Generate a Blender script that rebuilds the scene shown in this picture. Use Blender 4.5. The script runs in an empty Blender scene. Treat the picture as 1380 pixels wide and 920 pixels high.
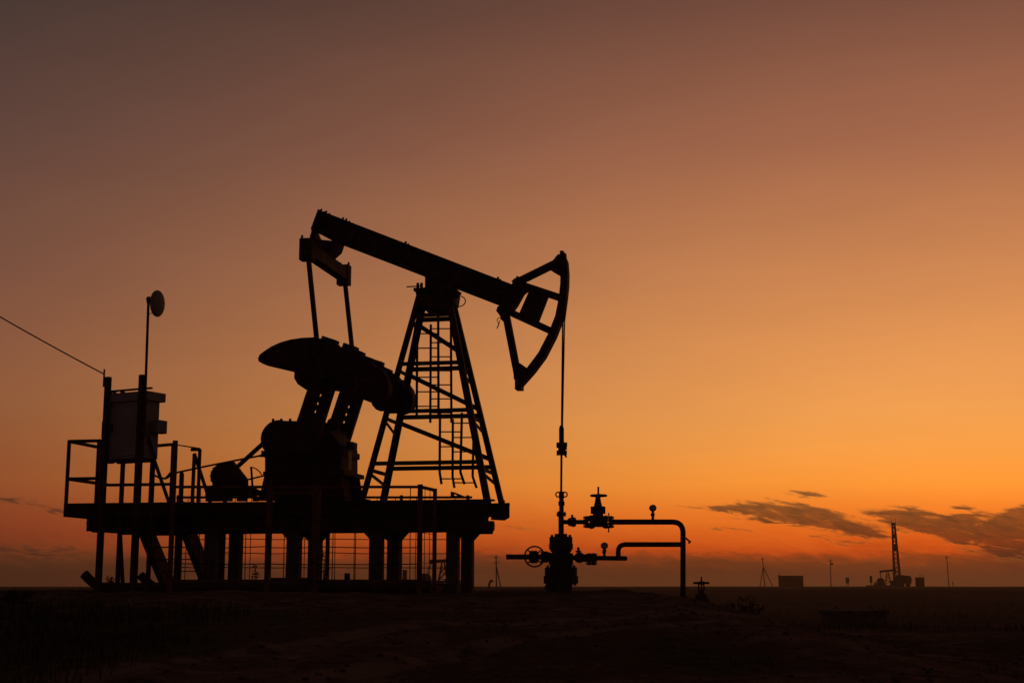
import bpy, bmesh, math, random
from mathutils import Vector, Matrix, noise
from mathutils.geometry import tessellate_polygon
R = math.radians
random.seed(7)
sc = bpy.context.scene
C = sc.collection

# ------------------------------------------------------------------ camera
CAM = Vector((0, 0, 1.5)); PITCH = R(9.77); F = 1380 * 50 / 36.0
cam_d = bpy.data.cameras.new('camera'); cam = bpy.data.objects.new('camera', cam_d); C.objects.link(cam)
cam.location = CAM; cam.rotation_euler = (R(90) + PITCH, 0, 0)
cam_d.lens = 50; cam_d.sensor_width = 36; cam_d.clip_start = 0.1; cam_d.clip_end = 20000
sc.camera = cam

# ------------------------------------------------------------------ exposure
sc.view_settings.view_transform = 'Standard'; sc.view_settings.look = 'None'
sc.view_settings.exposure = 0; sc.view_settings.gamma = 1; sc.view_settings.use_curve_mapping = False
sc.cycles.volume_bounces = 1; sc.cycles.max_bounces = 6

def ray(px, py):                       # viewing ray of a photograph pixel: used to survey positions
    cx = (px - 690) / F; cy = (460 - py) / F
    return Vector((cx, math.cos(PITCH) - cy * math.sin(PITCH), math.sin(PITCH) + cy * math.cos(PITCH)))
def W(px, py, Y):
    d = ray(px, py); return CAM + d * (Y / d.y)

# ------------------------------------------------------------------ world: dusk sky
SUN_AZ, SUN_W = 20.0, 32.0
RAMP = [  # sin(elevation), away from the sun, towards the sun
 (0.000, (.0620,.0210,.0085), (.1000,.0260,.0095)),
 (0.0082,(.0415,.0190,.0085), (.1400,.0310,.0100)),
 (0.0180,(.0420,.0240,.0122), (.2500,.0470,.0090)),
 (0.0245,(.0430,.0265,.0140), (.7900,.0920,.0050)),
 (0.0357,(.0770,.0195,.0165), (.9400,.1560,.0105)),
 (0.0490,(.0720,.0120,.0185), (1.080,.2400,.0205)),
 (0.0696,(.0930,.0125,.0225), (1.150,.3650,.0420)),
 (0.0923,(.1150,.0220,.0250), (1.050,.3850,.0690)),
 (0.1161,(.1280,.0380,.0310), (.9550,.3780,.0880)),
 (0.1470,(.1180,.0420,.0380), (.8700,.3430,.0940)),
 (0.2086,(.0860,.0420,.0420), (.6550,.2540,.0900)),
 (0.2986,(.0530,.0385,.0375), (.3850,.1440,.0740)),
 (0.3881,(.0290,.0285,.0275), (.1890,.0760,.0490)),
 (0.5000,(.0200,.0180,.0190), (.1000,.0480,.0360)),
 (0.7000,(.0150,.0150,.0180), (.0500,.0310,.0290)),
 (1.0000,(.0140,.0140,.0180), (.0220,.0180,.0200)),
]
world = bpy.data.worlds.new('World'); sc.world = world; world.use_nodes = True
nt = world.node_tree; nt.nodes.clear()
class NB:
    def __init__(s, t): s.t = t
    def n(s, ty, **k):
        o = s.t.nodes.new(ty)
        for a, v in k.items(): setattr(o, a, v)
        return o
    def link(s, a, b): s.t.links.new(a, b)
    def m(s, op, a, b=None, c=None, clamp=False):
        o = s.t.nodes.new('ShaderNodeMath'); o.operation = op; o.use_clamp = clamp
        for i, v in enumerate((a, b, c)):
            if v is None: continue
            if isinstance(v, (int, float)): o.inputs[i].default_value = v
            else: s.link(v, o.inputs[i])
        return o.outputs[0]
    def mixc(s, f, a, b, blend='MIX'):
        o = s.t.nodes.new('ShaderNodeMix'); o.data_type = 'RGBA'; o.blend_type = blend
        for i, v in ((0, f), (6, a), (7, b)):
            if isinstance(v, (int, float)): o.inputs[i].default_value = v
            elif isinstance(v, tuple): o.inputs[i].default_value = (*v, 1)
            else: s.link(v, o.inputs[i])
        return o.outputs[2]
    def ramp(s, fac, stops, interp='LINEAR'):
        o = s.t.nodes.new('ShaderNodeValToRGB'); e = o.color_ramp; e.interpolation = interp
        while len(e.elements) < len(stops): e.elements.new(0.5)
        for el, (p, c) in zip(e.elements, stops): el.position = p
        for el, (p, c) in zip(e.elements, stops): el.color = (*c, 1)
        s.link(fac, o.inputs[0]); return o.outputs[0]
    def smooth(s, x, a, b):
        o = s.t.nodes.new('ShaderNodeMapRange'); o.interpolation_type = 'SMOOTHSTEP'
        s.link(x, o.inputs[0]); o.inputs[1].default_value = a; o.inputs[2].default_value = b
        return o.outputs[0]
w = NB(nt)
tc = w.n('ShaderNodeTexCoord'); sx = w.n('ShaderNodeSeparateXYZ'); w.link(tc.outputs['Generated'], sx.inputs[0])
X, Y, Z = sx.outputs
az = w.m('MULTIPLY', w.m('ARCTAN2', X, Y), 180 / math.pi)
el = w.m('MULTIPLY', w.m('ARCSINE', Z), 180 / math.pi)
# cloud coordinates: degrees, stretched along the horizon
cv = w.n('ShaderNodeCombineXYZ'); w.link(w.m('MULTIPLY', az, 0.85), cv.inputs[0]); w.link(w.m('MULTIPLY', w.m('ADD', el, w.m('MULTIPLY', az, 0.14)), 3.4), cv.inputs[1])
nz = w.n('ShaderNodeTexNoise'); w.link(cv.outputs[0], nz.inputs['Vector']); nz.inputs['Scale'].default_value = 1.0
nz.inputs['Detail'].default_value = 9; nz.inputs['Roughness'].default_value = 0.68; nz.inputs['Distortion'].default_value = 0.6
nf = w.m('SUBTRACT', nz.outputs[0], 0.5)
cv2 = w.n('ShaderNodeCombineXYZ'); w.link(w.m('MULTIPLY', az, 0.10), cv2.inputs[0]); w.link(w.m('MULTIPLY', el, 0.45), cv2.inputs[1])
nz2 = w.n('ShaderNodeTexNoise'); w.link(cv2.outputs[0], nz2.inputs['Vector']); nz2.inputs['Scale'].default_value = 1.0
nz2.inputs['Detail'].default_value = 5; nz2.inputs['Roughness'].default_value = 0.55
nf2 = w.m('SUBTRACT', nz2.outputs[0], 0.5)
# base gradient; the bank of murk along the horizon gets an uneven upper edge
band = w.m('MULTIPLY', w.smooth(el, 4.0, 0.6), w.m('ADD', w.m('MULTIPLY', nf, 0.020), w.m('MULTIPLY', nf2, 0.022)))
zz = w.m('MAXIMUM', w.m('ADD', Z, band), 0.0)
base_a = w.ramp(zz, [(p, a) for p, a, b in RAMP]); base_s = w.ramp(zz, [(p, b) for p, a, b in RAMP])
dz = w.m('DIVIDE', w.m('SUBTRACT', az, SUN_AZ), SUN_W)
tsun = w.m('EXPONENT', w.m('MULTIPLY', w.m('MULTIPLY', dz, dz), -1.0))
sky_c = w.mixc(tsun, base_a, base_s)
# streaks of low cloud: az, el (degrees), half length, half thickness, tilt
CL = [(978,686,52,4,5,.9),(1035,689,52,9,8,1.15),(1085,698,64,10,12,1.3),(1142,709,56,8.5,14,1.25),(1100,688,34,6,10,.8),(1088,666,26,4.5,8,1.0),
      (1215,700,38,9,8,1.1),(1262,709,56,11,13,1.4),(1325,720,68,13,10,1.45),(1380,730,44,10,6,1.2),(1352,703,44,10,-12,1.1),(1384,690,24,9,-6,1.0),(1300,697,34,6,-8,1.0),(1250,694,30,5,6,.8),(1180,690,20,3,8,.6),(1010,700,30,3,4,.5),(1060,676,34,3,10,.5),(1400,712,50,14,0,1.0),
      (1222,684,16,3,4,.8),(1296,683,18,3,0,.8),(985,713,34,3,3,.8),(1145,731,40,3.5,4,.7),(1110,722,22,3,0,.6),(1372,750,30,6,4,.9),(1322,742,34,4,2,.7),(14,674,44,6,3,.75),(90,690,44,6,6,.6),
      (40,742,110,11,2,.75),(690,711,46,4,0,.4),(700,738,60,5,2,.45),(1460,720,60,14,8,1.1),(1560,735,90,14,5,1.1),(1450,675,50,7,-6,.9)]
acc = None
eln = w.m('ADD', el, w.m('MULTIPLY', nf, 0.42))
cvv = w.n('ShaderNodeCombineXYZ'); w.link(az, cvv.inputs[0]); w.link(eln, cvv.inputs[1]); cvv.inputs[2].default_value = 1.0
def dot(a, b, c):
    o = w.n('ShaderNodeVectorMath'); o.operation = 'DOT_PRODUCT'; w.link(cvv.outputs[0], o.inputs[0]); o.inputs[1].default_value = (a, b, c); return o.outputs['Value']
for (px, py, hl, ht, tl, st) in CL:
    d = ray(px, py).normalized(); a0 = math.degrees(math.atan2(d.x, d.y)); e0 = math.degrees(math.asin(d.z))
    hl, ht = hl / 33.5, ht / 33.5; ct, s_ = math.cos(R(tl)), math.sin(R(tl))
    u = dot(ct/hl, -s_/hl, (-a0*ct + e0*s_)/hl); v = dot(s_/ht, ct/ht, (-a0*s_ - e0*ct)/ht)
    q = w.m('MULTIPLY_ADD', v, v, w.m('MULTIPLY', u, u))
    acc = w.m('MULTIPLY_ADD', w.m('POWER', 0.36788, q), st, 0.0 if acc is None else acc)
gen = w.m('MULTIPLY', w.m('MULTIPLY', w.smooth(el, 6.5, 3.2), w.smooth(nz2.outputs[0], 0.60, 0.78)), 0.35)
acc = w.m('ADD', acc, gen)
cv3 = w.n('ShaderNodeCombineXYZ'); w.link(w.m('MULTIPLY', az, 1.15), cv3.inputs[0]); w.link(w.m('MULTIPLY', w.m('ADD', el, w.m('MULTIPLY', az, 0.17)), 6.5), cv3.inputs[1])
nz3 = w.n('ShaderNodeTexNoise'); w.link(cv3.outputs[0], nz3.inputs['Vector']); nz3.inputs['Scale'].default_value = 1.0
nz3.inputs['Detail'].default_value = 8; nz3.inputs['Roughness'].default_value = 0.66; nz3.inputs['Distortion'].default_value = 0.8
nf3 = w.m('SUBTRACT', nz3.outputs[0], 0.5)
body = w.m('ADD', w.m('MULTIPLY', w.m('MINIMUM', acc, 1.15), 1.25), w.m('ADD', w.m('MULTIPLY', nf3, 3.0), w.m('MULTIPLY', nf, 1.2)))
cl = w.m('MULTIPLY', w.smooth(body, 0.34, 1.30), w.smooth(acc, 0.06, 0.34))
sky_dark = w.mixc(1.0, sky_c, (.17, .21, .42), 'MULTIPLY')
sky_dark = w.mixc(1.0, sky_dark, (.016, .010, .006), 'ADD')
rim = w.m('MULTIPLY', w.m('MULTIPLY', w.m('MULTIPLY', cl, w.m('SUBTRACT', 1.0, cl)), tsun), 0.55)
sky_c = w.mixc(rim, sky_c, (1.15, .42, .06))
sky_c = w.mixc(1.0, sky_c, w.ramp(w.m('ADD', w.m('MULTIPLY', nf2, .9), .5), [(.25, (.955, .955, .965)), (.75, (1.04, 1.04, 1.03))]), 'MULTIPLY')
sky_f = w.mixc(w.m('MULTIPLY', cl, w.m('ADD', w.m('MULTIPLY', nf, 0.75), 0.90), clamp=True), sky_c, sky_dark)
below = w.smooth(Z, -0.002, -0.03)
sky_f = w.mixc(below, sky_f, (.010, .005, .003))
bg = w.n('ShaderNodeBackground'); w.link(sky_f, bg.inputs[0]); bg.inputs[1].default_value = 1.0
wo = w.n('ShaderNodeOutputWorld'); w.link(bg.outputs[0], wo.inputs[0])

# ------------------------------------------------------------------ sun: just at the horizon behind the scene, almost gone
sun_d = bpy.data.lights.new('sun', 'SUN'); sun = bpy.data.objects.new('sun', sun_d); C.objects.link(sun)
sun_d.energy = 0.03; sun_d.angle = R(3); sun_d.color = (1, .45, .15)
_sd = Vector((math.sin(R(SUN_AZ)) * math.cos(R(1.0)), math.cos(R(SUN_AZ)) * math.cos(R(1.0)), math.sin(R(1.0))))
sun.rotation_euler = _sd.to_track_quat('Z', 'Y').to_euler()

# ------------------------------------------------------------------ materials
def mat(name, col, col2=None, rough=0.7, metal=0.0, scale=6.0, bump=0.15, spec=0.3, stretch=(1, 1, 1)):
    m = bpy.data.materials.new(name); m.use_nodes = True; t = m.node_tree; b = NB(t)
    p = t.nodes['Principled BSDF']; col2 = col2 or tuple(c * 0.55 for c in col)
    tco = b.n('ShaderNodeTexCoord'); mp = b.n('ShaderNodeMapping'); mp.inputs['Scale'].default_value = stretch
    b.link(tco.outputs['Object'], mp.inputs[0])
    n1 = b.n('ShaderNodeTexNoise'); n1.inputs['Scale'].default_value = scale; n1.inputs['Detail'].default_value = 6; n1.inputs['Roughness'].default_value = .65
    b.link(mp.outputs[0], n1.inputs['Vector'])
    b.link(b.ramp(n1.outputs[0], [(.36, col), (.64, col2)]), p.inputs['Base Color'])
    n2 = b.n('ShaderNodeTexNoise'); n2.inputs['Scale'].default_value = scale * 7; n2.inputs['Detail'].default_value = 4; b.link(mp.outputs[0], n2.inputs['Vector'])
    rr = b.n('ShaderNodeMapRange'); b.link(n2.outputs[0], rr.inputs[0]); rr.inputs[3].default_value = max(rough - .12, .05); rr.inputs[4].default_value = min(rough + .15, 1)
    b.link(rr.outputs[0], p.inputs['Roughness'])
    bp = b.n('ShaderNodeBump'); bp.inputs['Strength'].default_value = bump; bp.inputs['Distance'].default_value = .01; b.link(n2.outputs[0], bp.inputs['Height'])
    b.link(bp.outputs[0], p.inputs['Normal'])
    p.inputs['Metallic'].default_value = metal; p.inputs['Specular IOR Level'].default_value = spec
    return m
M = dict(
    paint=mat('oily_dark_paint', (.080, .032, .024), (.020, .013, .012), .75, 0, 5, .5, .15),
    rust=mat('rusted_steel', (.085, .035, .018), (.030, .016, .012), .85, 0, 7),
    fence=mat('rusted_fence', (.17, .065, .035), (.08, .030, .018), .85, 0, 7),
    steel=mat('weathered_steel', (.055, .045, .040), (.030, .020, .016), .6, .3, 8),
    cable=mat('cable_black', (.02, .02, .02), None, .7, 0, 20),
    concrete=mat('old_concrete', (.12, .095, .08), (.06, .048, .04), .95, 0, 5, .4, .1),
    grey=mat('grey_cabinet_paint', (.30, .27, .25), (.22, .19, .17), .55, 0, 3),
    white=mat('white_radome', (.62, .60, .56), (.50, .47, .43), .6, 0, 5),
    dish=mat('weathered_dish', (.30, .29, .22), (.20, .19, .14), .8, 0, 14, .3),
    brass=mat('gauge_case', (.06, .05, .04), None, .5, .4, 10),
    glass=mat('gauge_face', (.35, .33, .30), (.30, .28, .25), .3, 0, 10),
    wood=mat('tarred_wood', (.05, .035, .025), (.03, .02, .015), .9, 0, 3, .3, .1, (6, 6, .6)),
    weed=mat('dry_weed', (.045, .038, .016), (.030, .024, .010), .9, 0, 3, 0, .1),
    grass=mat('steppe_grass', (.060, .052, .020), (.040, .034, .013), .95, 0, .6, 0, .05),
    rock=mat('clods', (.075, .050, .035), (.045, .030, .022), .95, 0, 8, .3, .1),
    tyre=mat('rubber', (.02, .02, .02), None, .9, 0, 8),
)
def ground_mat():
    m = bpy.data.materials.new('steppe_soil'); m.use_nodes = True; t = m.node_tree; b = NB(t); p = t.nodes['Principled BSDF']
    g = b.n('ShaderNodeNewGeometry')
    def nzz(s, d=6, r=.6, st=(1, 1, 1)):
        mp = b.n('ShaderNodeMapping'); mp.inputs['Scale'].default_value = st; b.link(g.outputs['Position'], mp.inputs[0])
        o = b.n('ShaderNodeTexNoise'); o.inputs['Scale'].default_value = s; o.inputs['Detail'].default_value = d; o.inputs['Roughness'].default_value = r
        b.link(mp.outputs[0], o.inputs['Vector']); return o.outputs[0]
    soil = b.ramp(nzz(2.4, 10, .78), [(.34, (.060, .030, .020)), (.5, (.17, .090, .058)), (.66, (.30, .170, .115))])
    veg = b.ramp(nzz(5, 6, .7), [(.35, (.060, .038, .018)), (.65, (.14, .088, .046))])
    f = b.smooth(nzz(.22, 5, .6), .44, .58)
    far = b.ramp(nzz(.02, 6, .6, (1, .35, 1)), [(.35, (.13, .074, .044)), (.65, (.21, .122, .074))])
    d = b.n('ShaderNodeVectorMath'); d.operation = 'LENGTH'; b.link(g.outputs['Position'], d.inputs[0])
    ff = b.smooth(d.outputs['Value'], 35, 70)
    sp = b.n('ShaderNodeSeparateXYZ'); b.link(g.outputs['Position'], sp.inputs[0])
    cx_ = b.m('SUBTRACT', sp.outputs[0], b.m('ADD', b.m('MULTIPLY', b.m('POWER', b.m('SUBTRACT', sp.outputs[1], 8.0), 1.6), .16), -3.2))
    tk = b.m('ABSOLUTE', b.m('SUBTRACT', b.m('ABSOLUTE', b.m('ADD', cx_, b.m('MULTIPLY', nzz(1.1, 3), .35))), .95))
    tr_ = b.m('MULTIPLY', b.smooth(tk, .30, .08), b.smooth(nzz(3.2, 5), .38, .55))
    c = b.mixc(f, soil, veg); c = b.mixc(b.m('MULTIPLY', tr_, .8), c, (.27, .155, .105)); c = b.mixc(ff, c, far); b.link(c, p.inputs['Base Color'])
    p.inputs['Roughness'].default_value = 1; p.inputs['Specular IOR Level'].default_value = .0
    bp = b.n('ShaderNodeBump'); bp.inputs['Strength'].default_value = .8; bp.inputs['Distance'].default_value = .05
    b.link(b.m('ADD', nzz(9, 8, .7), nzz(2.5, 4, .6)), bp.inputs['Height']); b.link(bp.outputs[0], p.inputs['Normal'])
    return m
M['ground'] = ground_mat()

# ------------------------------------------------------------------ mesh helpers
class MB:
    def __init__(s): s.v = []; s.f = []
    def add(s, vs, fs):
        o = len(s.v); s.v += [tuple(v) for v in vs]; s.f += [tuple(i + o for i in f) for f in fs]; return s
    def box(s, a, b):
        x0, y0, z0 = (min(a[i], b[i]) for i in range(3)); x1, y1, z1 = (max(a[i], b[i]) for i in range(3))
        return s.add([(x0,y0,z0),(x1,y0,z0),(x1,y1,z0),(x0,y1,z0),(x0,y0,z1),(x1,y0,z1),(x1,y1,z1),(x0,y1,z1)],
                     [(0,3,2,1),(4,5,6,7),(0,1,5,4),(1,2,6,5),(2,3,7,6),(3,0,4,7)])
    def bar(s, p, q, w_, h, up=(0, 1, 0)):          # rectangular bar p->q; h measured along `up`
        p, q = Vector(p), Vector(q); d = (q - p).normalized(); up = Vector(up); up = (up - d * up.dot(d))
        if up.length < 1e-4: up = Vector((1, 0, 0)) - d * d.x
        up.normalize(); sd = d.cross(up); vs = []
        for c in (p, q):
            for a, b in ((-1,-1),(1,-1),(1,1),(-1,1)): vs.append(c + sd * (a * w_ / 2) + up * (b * h / 2))
        return s.add(vs, [(0,3,2,1),(4,5,6,7),(0,1,5,4),(1,2,6,5),(2,3,7,6),(3,0,4,7)])
    def pipe(s, pts, r, n=10, r2=None):
        pts = [Vector(p) for p in pts]; k = len(pts); vs = []; fs = []; prev = None
        for i, p in enumerate(pts):
            d = (pts[min(i+1, k-1)] - pts[max(i-1, 0)]).normalized()
            if prev is None:
                a = Vector((0, 0, 1)) if abs(d.z) < .9 else Vector((1, 0, 0)); a = (a - d * a.dot(d)).normalized()
            else: a = (prev - d * prev.dot(d)).normalized()
            prev = a; b = d.cross(a); rr = r if r2 is None else r + (r2 - r) * i / (k - 1)
            for j in range(n):
                t = 2 * math.pi * j / n; vs.append(p + a * (rr * math.cos(t)) + b * (rr * math.sin(t)))
        for i in range(k - 1):
            for j in range(n): fs.append((i*n+j, i*n+(j+1)%n, (i+1)*n+(j+1)%n, (i+1)*n+j))
        fs.append(tuple(range(n))[::-1]); fs.append(tuple((k-1)*n + j for j in range(n)))
        return s.add(vs, fs)
    def lathe(s, prof, o, ax=(0, 0, 1), n=20):       # prof: (radius, distance along axis)
        o = Vector(o); ax = Vector(ax).normalized(); a = Vector((0, 0, 1)) if abs(ax.z) < .9 else Vector((1, 0, 0))
        a = (a - ax * a.dot(ax)).normalized(); b = ax.cross(a); vs = []; fs = []; k = len(prof)
        for r, h in prof:
            for j in range(n):
                t = 2 * math.pi * j / n; vs.append(o + ax * h + (a * math.cos(t) + b * math.sin(t)) * max(r, 1e-4))
        for i in range(k - 1):
            for j in range(n): fs.append((i*n+j, i*n+(j+1)%n, (i+1)*n+(j+1)%n, (i+1)*n+j))
        fs.append(tuple(range(n))[::-1]); fs.append(tuple((k-1)*n + j for j in range(n)))
        return s.add(vs, fs)
    def torus(s, o, ax, Rr, r, n=24, m=8):
        o = Vector(o); ax = Vector(ax).normalized(); a = Vector((0, 0, 1)) if abs(ax.z) < .9 else Vector((1, 0, 0))
        a = (a - ax * a.dot(ax)).normalized(); b = ax.cross(a); vs = []; fs = []
        for i in range(n):
            t = 2*math.pi*i/n; d = a*math.cos(t) + b*math.sin(t)
            for j in range(m):
                u = 2*math.pi*j/m; vs.append(o + d*(Rr + r*math.cos(u)) + ax*(r*math.sin(u)))
        for i in range(n):
            for j in range(m): fs.append((i*m+j, i*m+(j+1)%m, ((i+1)%n)*m+(j+1)%m, ((i+1)%n)*m+j))
        return s.add(vs, fs)
    def ball(s, o, r, n=14, m=8, sq=(1, 1, 1)):
        o = Vector(o); vs = []; fs = []
        for i in range(1, m):
            t = math.pi*i/m
            for j in range(n):
                u = 2*math.pi*j/n; vs.append(o + Vector((r*sq[0]*math.sin(t)*math.cos(u), r*sq[1]*math.sin(t)*math.sin(u), r*sq[2]*math.cos(t))))
        tp = len(vs); vs.append(o + Vector((0,0,r*sq[2]))); vs.append(o - Vector((0,0,r*sq[2])))
        for i in range(m-2):
            for j in range(n): fs.append((i*n+j, (i+1)*n+j, (i+1)*n+(j+1)%n, i*n+(j+1)%n))
        for j in range(n): fs.append((tp, j, (j+1)%n)); fs.append((tp+1, (m-2)*n+(j+1)%n, (m-2)*n+j))
        return s.add(vs, fs)
    def prism(s, loops, y0, y1):                    # loops of (x, z): outline, then holes; pushed from y0 to y1
        loops = [[(p[0], p[-1]) for p in lp] for lp in loops]
        flat = [p for lp in loops for p in lp]; n = len(flat)
        tri = tessellate_polygon([[Vector((p[0], p[1], 0)) for p in lp] for lp in loops])
        vs = [(p[0], y0, p[1]) for p in flat] + [(p[0], y1, p[1]) for p in flat]; fs = []
        for a, b, c in tri: fs.append((a, b, c)); fs.append((c + n, b + n, a + n))
        o = 0
        for lp in loops:
            k = len(lp)
            for i in range(k): a, b = o + i, o + (i + 1) % k; fs.append((a, b, b + n, a + n))
            o += k
        return s.add(vs, fs)
    def mesh(s, name, smooth=35):
        me = bpy.data.meshes.new(name); me.from_pydata(s.v, [], s.f)
        bm = bmesh.new(); bm.from_mesh(me); bmesh.ops.recalc_face_normals(bm, faces=bm.faces)
        if smooth:
            for f in bm.faces: f.smooth = True
            for e in bm.edges: e.smooth = len(e.link_faces) == 2 and e.calc_face_angle(0) < R(smooth)
        bm.to_mesh(me); bm.free(); return me
    def build(s, name, m, parent=None, smooth=35, bevel=0):
        me = s.mesh(name, smooth); me.materials.append(M[m]); o = bpy.data.objects.new(name, me); C.objects.link(o)
        if parent: o.parent = parent
        if bevel:
            md = o.modifiers.new('bevel', 'BEVEL'); md.width = bevel; md.segments = 2; md.limit_method = 'ANGLE'
        return o
def tag(o, label=None, cat=None, group=None, kind=None):
    if label: o['label'] = label
    if cat: o['category'] = cat
    if group: o['group'] = group
    if kind: o['kind'] = kind
    return o
def thing(name, label, cat, loc=(0, 0, 0), rz=0, group=None):
    o = bpy.data.objects.new(name, None); C.objects.link(o); o.empty_display_size = .2
    o.location = loc; o.rotation_euler = (0, 0, rz); return tag(o, label, cat, group)
def copy_tree(o, parent=None):
    c = o.copy(); C.objects.link(c); c.parent = parent
    for ch in list(o.children): copy_tree(ch, c)
    return c
class Frame:                                        # a yawed local frame; L() surveys a pixel on the plane local y = ly
    def __init__(s, o, a):
        s.o = Vector(o); s.a = a; s.X = Vector((math.cos(a), -math.sin(a), 0)); s.Y = Vector((math.sin(a), math.cos(a), 0))
    def L(s, px, py, ly=0.0):
        d = ray(px, py); t = (ly - (CAM - s.o).dot(s.Y)) / d.dot(s.Y); p = CAM + d * t - s.o
        return Vector((p.dot(s.X), ly, p.z))
    def P(s, pts, ly=0.0): return [s.L(x, y, ly) for x, y in pts]
    def world(s, v): v = Vector(v); return s.o + s.X * v.x + s.Y * v.y + Vector((0, 0, v.z))
def my(v, k=-1): return Vector((v[0], v[1] * k, v[2]))

# ------------------------------------------------------------------ terrain
def sstep(a, b, x):
    t = min(max((x - a) / (b - a), 0), 1); return t * t * (3 - 2 * t)
def lerp(tab, x):
    if x <= tab[0][0]: return tab[0][1]
    for (x0, y0), (x1, y1) in zip(tab, tab[1:]):
        if x <= x1:
            return y0 + (y1 - y0) * sstep(x0, x1, x) if x1 < 60 else y0 + (y1 - y0) * (x - x0) / (x1 - x0)
    return tab[-1][1]
PAD = [(-20, .05), (2, .12), (9, .74), (16, 1.13), (22, 1.38), (32, 1.40), (44, .45), (70, .30), (150, .75), (450, 1.48), (520, 1.5)]
LOW = [(-20, .05), (2, .12), (9, .66), (16, .80), (25, .62), (44, .32), (70, .30), (150, .75), (450, 1.48), (520, 1.5)]
def H(x, y, detail=True):
    wob = .35 * noise.noise(Vector((x * .4, y * .4, 3.1)))
    k = sstep(-15.5, -11, x + wob) * (1 - sstep(2.1, 5.2, x + wob * .5))
    h = lerp(PAD, y) * k + lerp(LOW, y) * (1 - k)
    rr = math.hypot(x, y)
    flat = 1 - .85 * (sstep(-8.5, -7.5, x) * (1 - sstep(1.5, 2.6, x)) * sstep(22.5, 23.5, y) * (1 - sstep(29, 31, y)))
    if detail and rr < 120:
        v = Vector((x, y, 0)); f = (1 - sstep(60, 120, rr)) * flat
        h += f * (.075 * noise.noise(v * .55) + .035 * noise.noise(v * 1.7 + Vector((5, 2, 0))) + .014 * noise.noise(v * 5.1))
    if detail and 6 < y < 23:
        tk = abs(abs(x - (.16 * (y - 8) ** 1.6 - 3.2 if y > 8 else -3.2)) - .95)
        h -= .05 * (1 - sstep(.10, .34, tk)) * sstep(6, 8, y) * (1 - sstep(21, 23, y))
    if detail and rr >= 120: h += min(.25, (rr - 120) * .0006) * noise.noise(Vector((x * .02, y * .02, 1)))
    return h
def axis_(lo, hi, st, far):
    a = []; x = lo
    while x <= hi: a.append(x); x += st
    s_ = st; l = lo; left = []
    while l > -far: s_ *= 1.14; l -= s_; left.append(l)
    s_ = st; r = a[-1]; right = []
    while r < far: s_ *= 1.14; r += s_; right.append(r)
    return left[::-1] + a + right
xs = axis_(-13, 13, .15, 6000); ys = axis_(6, 31, .13, 6000)
gv = [(x, y, H(x, y)) for y in ys for x in xs]; nx = len(xs)
gf = [(j*nx+i, j*nx+i+1, (j+1)*nx+i+1, (j+1)*nx+i) for j in range(len(ys)-1) for i in range(nx-1)]
g = MB().add(gv, gf)
gm = bpy.data.meshes.new('ground'); gm.from_pydata(g.v, [], g.f); gm.materials.append(M['ground'])
for p in gm.polygons: p.use_smooth = True
go = bpy.data.objects.new('ground', gm); C.objects.link(go); tag(go, kind='structure')

# ------------------------------------------------------------------ pump jack
A = R(11); O = W(590, 675, 26); FR = Frame(O, A); L = FR.L; P = FR.P
GZ = 1.40 - O.z                                      # local height of the pad
pj = thing('pump_jack', 'black beam pump jack on a raised platform with its horsehead over the wellhead', 'pump jack', O, -A)
def part(name, mb, m='paint', parent=None, **k): return mb.build(name, m, parent or pj, **k)
# base frame: two long I-beams, cross members, end bracket
for s in (-1, 1):
    z1 = L(590, 673.2, -.62).z; z0 = L(590, 692, -.62).z; x0 = L(262, 684, -.62).x; x1 = L(662, 684, -.62).x
    b = MB(); y = s * .62
    b.box((x0, y - .008, z0), (x1, y + .008, z1)); b.box((x0, y - .07, z1 - .014), (x1, y + .07, z1)); b.box((x0, y - .07, z0), (x1, y + .07, z0 + .014))
    x = x0 + .3
    while x < x1: b.box((x, y - .065, z0 + .015), (x + .012, y + .065, z1 - .015)); x += .62
    part('base_beam', b)
for px in (270, 350, 430, 505, 585, 655):
    x = L(px, 684, 0).x; part('cross_member', MB().box((x - .05, -.60, z0 + .02), (x + .05, .60, z1 - .03)))
hx = L(678, 684, -.55)
part('end_bracket', MB().prism([P([(662,679),(686.5,677),(686.5,697),(680,701),(662,700)], -.55), [(hx.x + .032*math.cos(t*math.pi/5), 0, hx.z + .032*math.sin(t*math.pi/5)) for t in range(10)]], -.57, -.53))
part('bracket_pin', MB().pipe([L(679, 680, -.55), L(679, 673.5, -.55)], .02, 8))
# tower legs
def hy(z): return .19 + (.68 - .19) * min(max((ztop - z) / (ztop - 0), 0), 1.1)
ztop = L(585, 392, -.19).z
TL = [L(566, 394, -.19), L(488, 675, -.68)]; TR = [L(602.5, 394, -.19), L(656, 675, -.68)]
def on(leg, z): a, b = leg; t = (z - a.z) / (b.z - a.z); return a + (b - a) * t
for s in (1, -1):
    for leg in (TL, TR):
        a, b = (my(v, s) for v in leg); mb = MB(); d = (b - a).normalized(); t = .012; sgn = 1 if leg is TL else -1
        # angle section
        mb.bar(a, b, t, .115, (1, 0, 0)); mb.bar(a + Vector((-sgn*.052, s*.055, 0)), b + Vector((-sgn*.052, s*.055, 0)), .115, t, (1, 0, 0))
        part('tower_leg', mb)
        part('foot_plate', MB().box((b.x - .13, b.y - .10, b.z + .002), (b.x + .13, b.y + .10, b.z + .03)))
def zat(py): # height of a near-face bar seen at row py
    z = 2.0
    for _ in range(12): z = L(585, py, -hy(z)).z
    return z
LV = [zat(424), zat(489), zat(553), zat(623)]
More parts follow.
